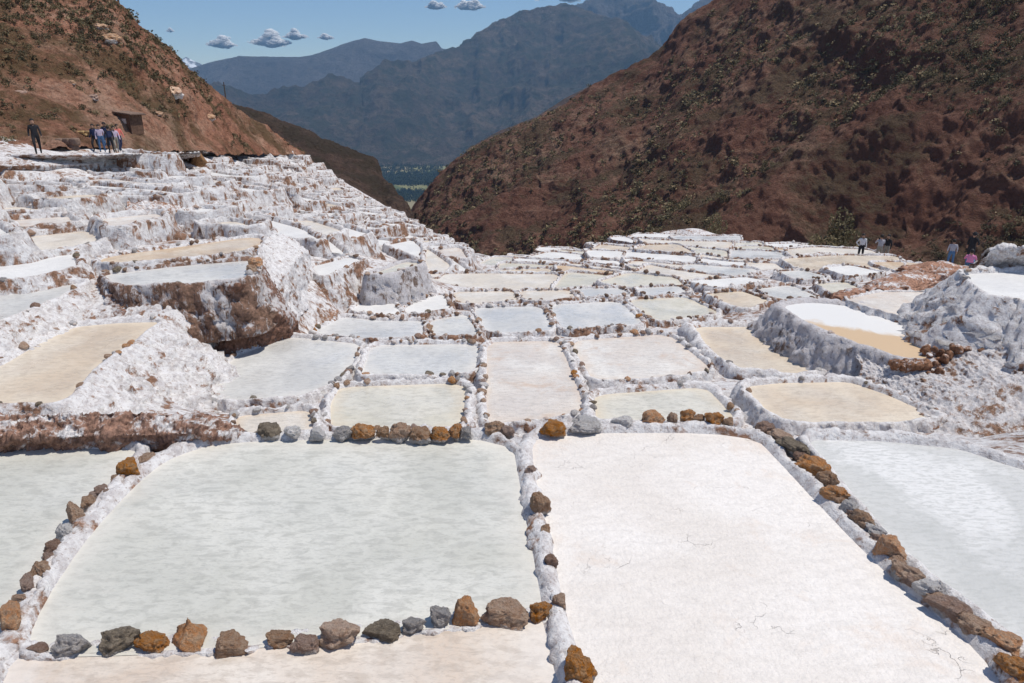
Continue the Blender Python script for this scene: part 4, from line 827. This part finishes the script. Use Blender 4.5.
# ------------------------------------------------------------------ people
SKIN = simple('skin', (.38, .22, .15), .6, .05); HAIR = simple('dark_hair', (.02, .016, .014), .6, .2)
def cloth(name, c): return simple(name, c, .9, .15, 14)
BLK, NAVY, WHT, GRY, JEAN, PINK, RED, KHA, MAU = (cloth('black_cloth', (.022, .022, .026)), cloth('navy_cloth', (.03, .04, .09)), cloth('white_cloth', (.7, .68, .68)), cloth('grey_cloth', (.36, .35, .38)), cloth('blue_denim', (.07, .14, .26)), cloth('pink_cloth', (.68, .24, .42)), cloth('coral_cloth', (.62, .16, .13)), cloth('khaki_cloth', (.26, .235, .20)), cloth('lilac_cloth', (.50, .42, .52)))
def person(p, face, h, top, bot, label, pose='stand', hat=None, pack=None, group=None, sleeve=True):
    if group and 'upper left' in group: h *= .92
    """face: heading in degrees (0 = away from camera, +Y)"""
    k = h/1.75; e = empty('person', p); e.rotation_euler = (0, 0, math.radians(face)-math.atan2(p[0], p[1])); tag(e, label, 'person', group)
    J = {'pel': (0, 0, .98, .155), 'wai': (0, 0, 1.12, .140), 'che': (0, .01, 1.33, .165), 'nec': (0, .0, 1.47, .062), 'he0': (0, .02, 1.55, .075), 'he1': (0, .03, 1.64, .098), 'he2': (0, .02, 1.70, .08)}
    if pose == 'walk': L1 = [(.10, .0, .90, .10), (.11, .20, .52, .068), (.11, .10, .10, .045), (.11, .24, .035, .040)]; L2 = [(-.10, 0, .90, .10), (-.11, -.02, .50, .068), (-.11, -.30, .12, .045), (-.11, -.20, .035, .040)]
    elif pose == 'sit':
        for q_ in J: a = J[q_]; J[q_] = (a[0], a[1], a[2]-.72, a[3])
        L1 = [(.12, .1, .22, .11), (.16, .48, .42, .07), (.13, .62, .10, .05), (.13, .76, .04, .04)]; L2 = [(-.12, .1, .22, .11), (-.16, .48, .42, .07), (-.13, .62, .10, .05), (-.13, .76, .04, .04)]
    else: L1 = [(.10, 0, .90, .10), (.13, .03, .50, .068), (.14, -.02, .09, .045), (.15, .13, .035, .040)]; L2 = [(-.10, 0, .90, .10), (-.12, .01, .50, .068), (-.13, -.02, .09, .045), (-.14, .13, .035, .040)]
    dz = J['che'][2]-1.33
    def arm(s, kind):
        sh = (s*.19, 0, 1.41+dz, .062)
        if kind == 'photo': return [sh, (s*.27, .14, 1.20+dz, .045), (s*.10, .34, 1.38+dz, .034), (s*.05, .40, 1.43+dz, .030)]
        if kind == 'swing': return [sh, (s*.25, -s*.06, 1.15+dz, .047), (s*.27, .12-s*.04, .93+dz, .034), (s*.27, .18-s*.04, .86+dz, .032)]
        if kind == 'hip': return [sh, (s*.34, -.08, 1.18+dz, .047), (s*.22, .06, 1.02+dz, .034), (s*.16, .08, 1.01+dz, .030)]
        return [sh, (s*.25, -.02, 1.15+dz, .047), (s*.26, .05, .90+dz, .034), (s*.26, .07, .82+dz, .032)]
    kinds = {'stand': ('down', 'down'), 'walk': ('swing', 'swing'), 'photo': ('photo', 'photo'), 'hip': ('hip', 'down'), 'sit': ('photo', 'photo')}[pose]
    V = []; E = []; Rr = []; zone = []
    def add(c, par, zn): V.append(c[:3]); Rr.append(c[3]); zone.append(zn); i = len(V)-1; (E.append((par, i)) if par is not None else None); return i
    pe = add(J['pel'], None, 'b'); wa = add(J['wai'], pe, 't'); ch = add(J['che'], wa, 't'); ne = add(J['nec'], ch, 's'); h0 = add(J['he0'], ne, 's'); h1 = add(J['he1'], h0, 's'); add(J['he2'], h1, 's')
    for Lg in (L1, L2):
        pr = pe
        for i, c in enumerate(Lg): pr = add(c, pr, 'b' if i < 3 else 'f')
    for s, kd in ((1, kinds[0]), (-1, kinds[1])):
        pr = ch
        for i, c in enumerate(arm(s, kd)): pr = add(c, pr, 't' if (i < 2 or (sleeve and i < 3)) else 's')
    me = bpy.data.meshes.new('tmp'); me.from_pydata([tuple(a*k for a in c) for c in V], E, []); ob = bpy.data.objects.new('tmp', me); COL.objects.link(ob)
    md = ob.modifiers.new('s', 'SKIN'); sv = me.skin_vertices[0].data
    for i, r_ in enumerate(Rr): sv[i].radius = (r_*k, r_*k*(.78 if zone[i] in 'tb' and i < 3 else 1)); sv[i].use_root = (i == 0)
    md2 = ob.modifiers.new('u', 'SUBSURF'); md2.levels = 2; md2.render_levels = 2
    dg = bpy.context.evaluated_depsgraph_get(); bme = bpy.data.meshes.new_from_object(ob.evaluated_get(dg)); bpy.data.objects.remove(ob)
    bme.name = 'body'; bme.materials.clear()
    shoe = BLK; ms = [top, bot, SKIN, shoe]
    for m in ms: bme.materials.append(m)
    VA = np.array(V)*k; ZI = {'t': 0, 'b': 1, 's': 2, 'f': 3}
    seg = [(a, b) for a, b in E]
    for f in bme.polygons:
        c = np.array(f.center); best = 1e9; bi = 0
        for a, b in seg:
            d = VA[b]-VA[a]; t_ = np.clip(np.dot(c-VA[a], d)/(np.dot(d, d)+1e-9), 0, 1); dd = np.linalg.norm(c-VA[a]-t_*d)/(Rr[a]*(1-t_)+Rr[b]*t_)
            if dd < best: best = dd; bi = ZI[zone[a] if t_ < .5 else zone[b]] if not (zone[b] == 's' and zone[a] == 't' and b == ne) else (0 if t_ < .6 else 2)
        f.material_index = bi; f.use_smooth = True
    bo = bpy.data.objects.new('body', bme); COL.objects.link(bo); bo.parent = e
    hz = J['he1'][2]*k; Vh, Fh = ico(3); Vh = Vh.copy(); keep = Vh[:, 1] < .35
    Vh[~keep & (Vh[:, 2] < .15)] *= .72
    ho = mk('hat' if hat else 'hair', Vh*np.array([.105, .115, .118])*k*(1+.05*fbm(Vh, 3, 2, 3))[:, None]+np.array([0, .0, hz+.035*k]), Fh, hat or HAIR, e)
    if hat:
        bm = bmesh.new(); bmesh.ops.create_cone(bm, cap_ends=True, segments=24, radius1=.16*k, radius2=.15*k, depth=.02*k, matrix=Matrix.Translation((0, .04, hz+.06*k))); bobj('brim', bm, hat, ho)
    if pack:
        bm = bmesh.new(); box(bm, (0, -.19*k, 1.24*k+dz*k), (.30*k, .18*k, .42*k)); bobj('backpack', bm, pack, e, .05*k)
    if pose == 'photo':
        bm = bmesh.new(); box(bm, (0, .43*k, 1.45*k), (.15*k, .012, .08*k)); bobj('phone', bm, BLK, e)
    return e
def pp_(u, v, d): return PD(u, v, d)
person(pp_(39,154,36), 180, 1.76, BLK, BLK, 'person in black jacket and trousers walking alone on the upper left path', 'walk')
grp = 'group of walkers on the upper left path'
person(pp_(97,151.5,41), 150, 1.70, NAVY, BLK, 'person in navy top at the left end of the walking group', 'walk', group=grp)
person(pp_(103,152,40), 180, 1.66, MAU, JEAN, 'person in lilac white top within the walking group', 'stand', group=grp)
person(pp_(108.5,150,42.5), 170, 1.78, NAVY, JEAN, 'tall person in dark blue standing behind the lilac top', 'walk', hat=BLK, group=grp)
person(pp_(112,153,39.5), 10, 1.62, BLK, BLK, 'person all in black seen from behind in the middle of the group', 'stand', pack=NAVY, group=grp)
person(pp_(117.5,152.5,40), 190, 1.60, MAU, KHA, 'person in violet top and khaki trousers near the right of the group', 'walk', group=grp)
person(pp_(121,151,41), 200, 1.66, RED, NAVY, 'person in coral red jacket at the right end of the walking group', 'walk', group=grp)
person(pp_(152,150,55), 90, 1.6, GRY, KHA, 'person in grey alone on the path right of the walking group', 'walk')
for i, (u, d, t_, b_, lab) in enumerate(((229,92,BLK,BLK,'tiny far walker in black, leftmost on the far path'),(234,91,RED,BLK,'tiny far walker with a reddish top, second on the far path'),(247,97,NAVY,BLK,'tiny far walker in navy, third on the far path'),(252,98,BLK,JEAN,'tiny far walker in black and jeans, fourth on the far path'),(258,100,GRY,BLK,'tiny far walker in grey, rightmost on the far path'))):
    person(pp_(u,148.5,d), 150+40*i, 1.7, t_, b_, lab, 'walk', group='far walkers')
person(pp_(859.5,260.5,43.5), 200, 1.70, WHT, BLK, 'person in white shirt and black trousers standing on the salt edge at right', 'hip')
person(pp_(877.5,262.0,42.5), 20, 1.70, GRY, KHA, 'person in khaki trousers holding up a phone beside the person in black', 'photo', sleeve=False)
person(pp_(884.5,261.5,43), 150, 1.70, BLK, KHA, 'person in black top close beside the one with the phone', 'hip')
person(pp_(949,267,41.5), 10, 1.68, GRY, JEAN, 'long-haired person in grey top and blue jeans seen from behind at right', 'stand', sleeve=False)
person(pp_(968.5,263.5,38), -20, 1.74, BLK, BLK, 'person in black T-shirt standing behind the one in pink at right', 'hip', hat=BLK, sleeve=False)
person(pp_(968.5,268.5,36), 0, 1.72, PINK, JEAN, 'person in bright pink top sitting with back to the camera at right', 'sit')

# ------------------------------------------------------------------ clouds
q = N('cloud_vapour'); q.t.nodes.remove(q.b); df = q.n('ShaderNodeBsdfDiffuse'); tl = q.n('ShaderNodeBsdfTranslucent'); mx = q.n('ShaderNodeMixShader')
df.inputs[0].default_value = (.95, .95, .95, 1); tl.inputs[0].default_value = (.95, .95, .95, 1); mx.inputs[0].default_value = .35; g_ = q.n('ShaderNodeNewGeometry'); va = q.n('ShaderNodeVectorMath', operation='ADD'); q.l(g_.outputs['Normal'], va.inputs[0]); va.inputs[1].default_value = tuple(sd*1.6); vb = q.n('ShaderNodeVectorMath', operation='NORMALIZE'); q.l(va.outputs[0], vb.inputs[0]); q.l(vb.outputs[0], df.inputs['Normal']); q.l(df.outputs[0], mx.inputs[1]); q.l(tl.outputs[0], mx.inputs[2]); tp_ = q.n('ShaderNodeBsdfTransparent'); m3 = q.n('ShaderNodeMixShader'); m3.inputs[0].default_value = .36; q.l(tp_.outputs[0], m3.inputs[1]); q.l(mx.outputs[0], m3.inputs[2]); q.l(m3.outputs[0], q.out.inputs['Surface']); M_CL = q.m
for i, (u, v, wpx, hpx, lab) in enumerate(((222,45,26,12,'small white cloud alone low above the left blue mountain'),(271,43,36,15,'white puffy cloud, larger one of the pair above the left mountain'),(295,37,24,9,'small white cloud joined right of the puffy one'),(326,38,15,6,'tiny white cloud above the far mountain peak'),(436,7,20,9,'small ragged cloud near the top edge left of the peak'),(470,7,28,12,'white cloud near the top edge beside the ragged one'),(565,-5,88,16,'long white cloud resting behind the high summit'),(170,31,8,4,'faint tiny cloud near the left hill'))):
    D_ = 12500.; p = PD(u, v, D_); sw, sh = wpx/F*D_/2*1.15, hpx/F*D_/2*1.3
    V = []; Fc = []; n_ = 0; r = np.random.default_rng(i+60); I, FI = ico(4)
    I, FI = ico(2); FI = np.array(FI)
    for k in range(int(90+wpx*14)):
        a = float(np.clip(r.normal()*.42, -.92, .92)); top = max(.12, 1-abs(a))*(1+.5*math.sin(a*7+i)); b = r.uniform(-.25, 1)**1 * top; rr = sh*r.uniform(.20, .38)*max(.25, 1-abs(a)*.8)
        c = np.array([a*sw, r.normal()*sw*.2, b*sh*.8]); Q = I*rr*np.array([1.6, 1.2, .8])*(1+.35*fbm(I+k, 1.7, 3, k)[:, None])+c
        V.append(Q); Fc.append(FI+n_); n_ += len(I)
    o = mk('cloud', np.vstack(V), np.vstack(Fc), M_CL); o.location = p; tag(o, lab, 'cloud')
# ------------------------------------------------------------------ haze
bm = bmesh.new(); box(bm, (0, 4200, 400), (19000, 9800, 1600)); q = N('air'); q.t.nodes.remove(q.b)
pv = q.n('ShaderNodeVolumePrincipled'); pv.inputs['Color'].default_value = (.36, .64, 1.0, 1); pv.inputs['Density'].default_value = 7.5e-5; pv.inputs['Anisotropy'].default_value = 0.0
q.l(pv.outputs[0], q.out.inputs['Volume'])
o = bobj('haze', bm, q.m); tag(o, 'thin blue air haze filling the valley', 'haze', kind='stuff')
print('verts', sum(len(m.vertices) for m in bpy.data.meshes))
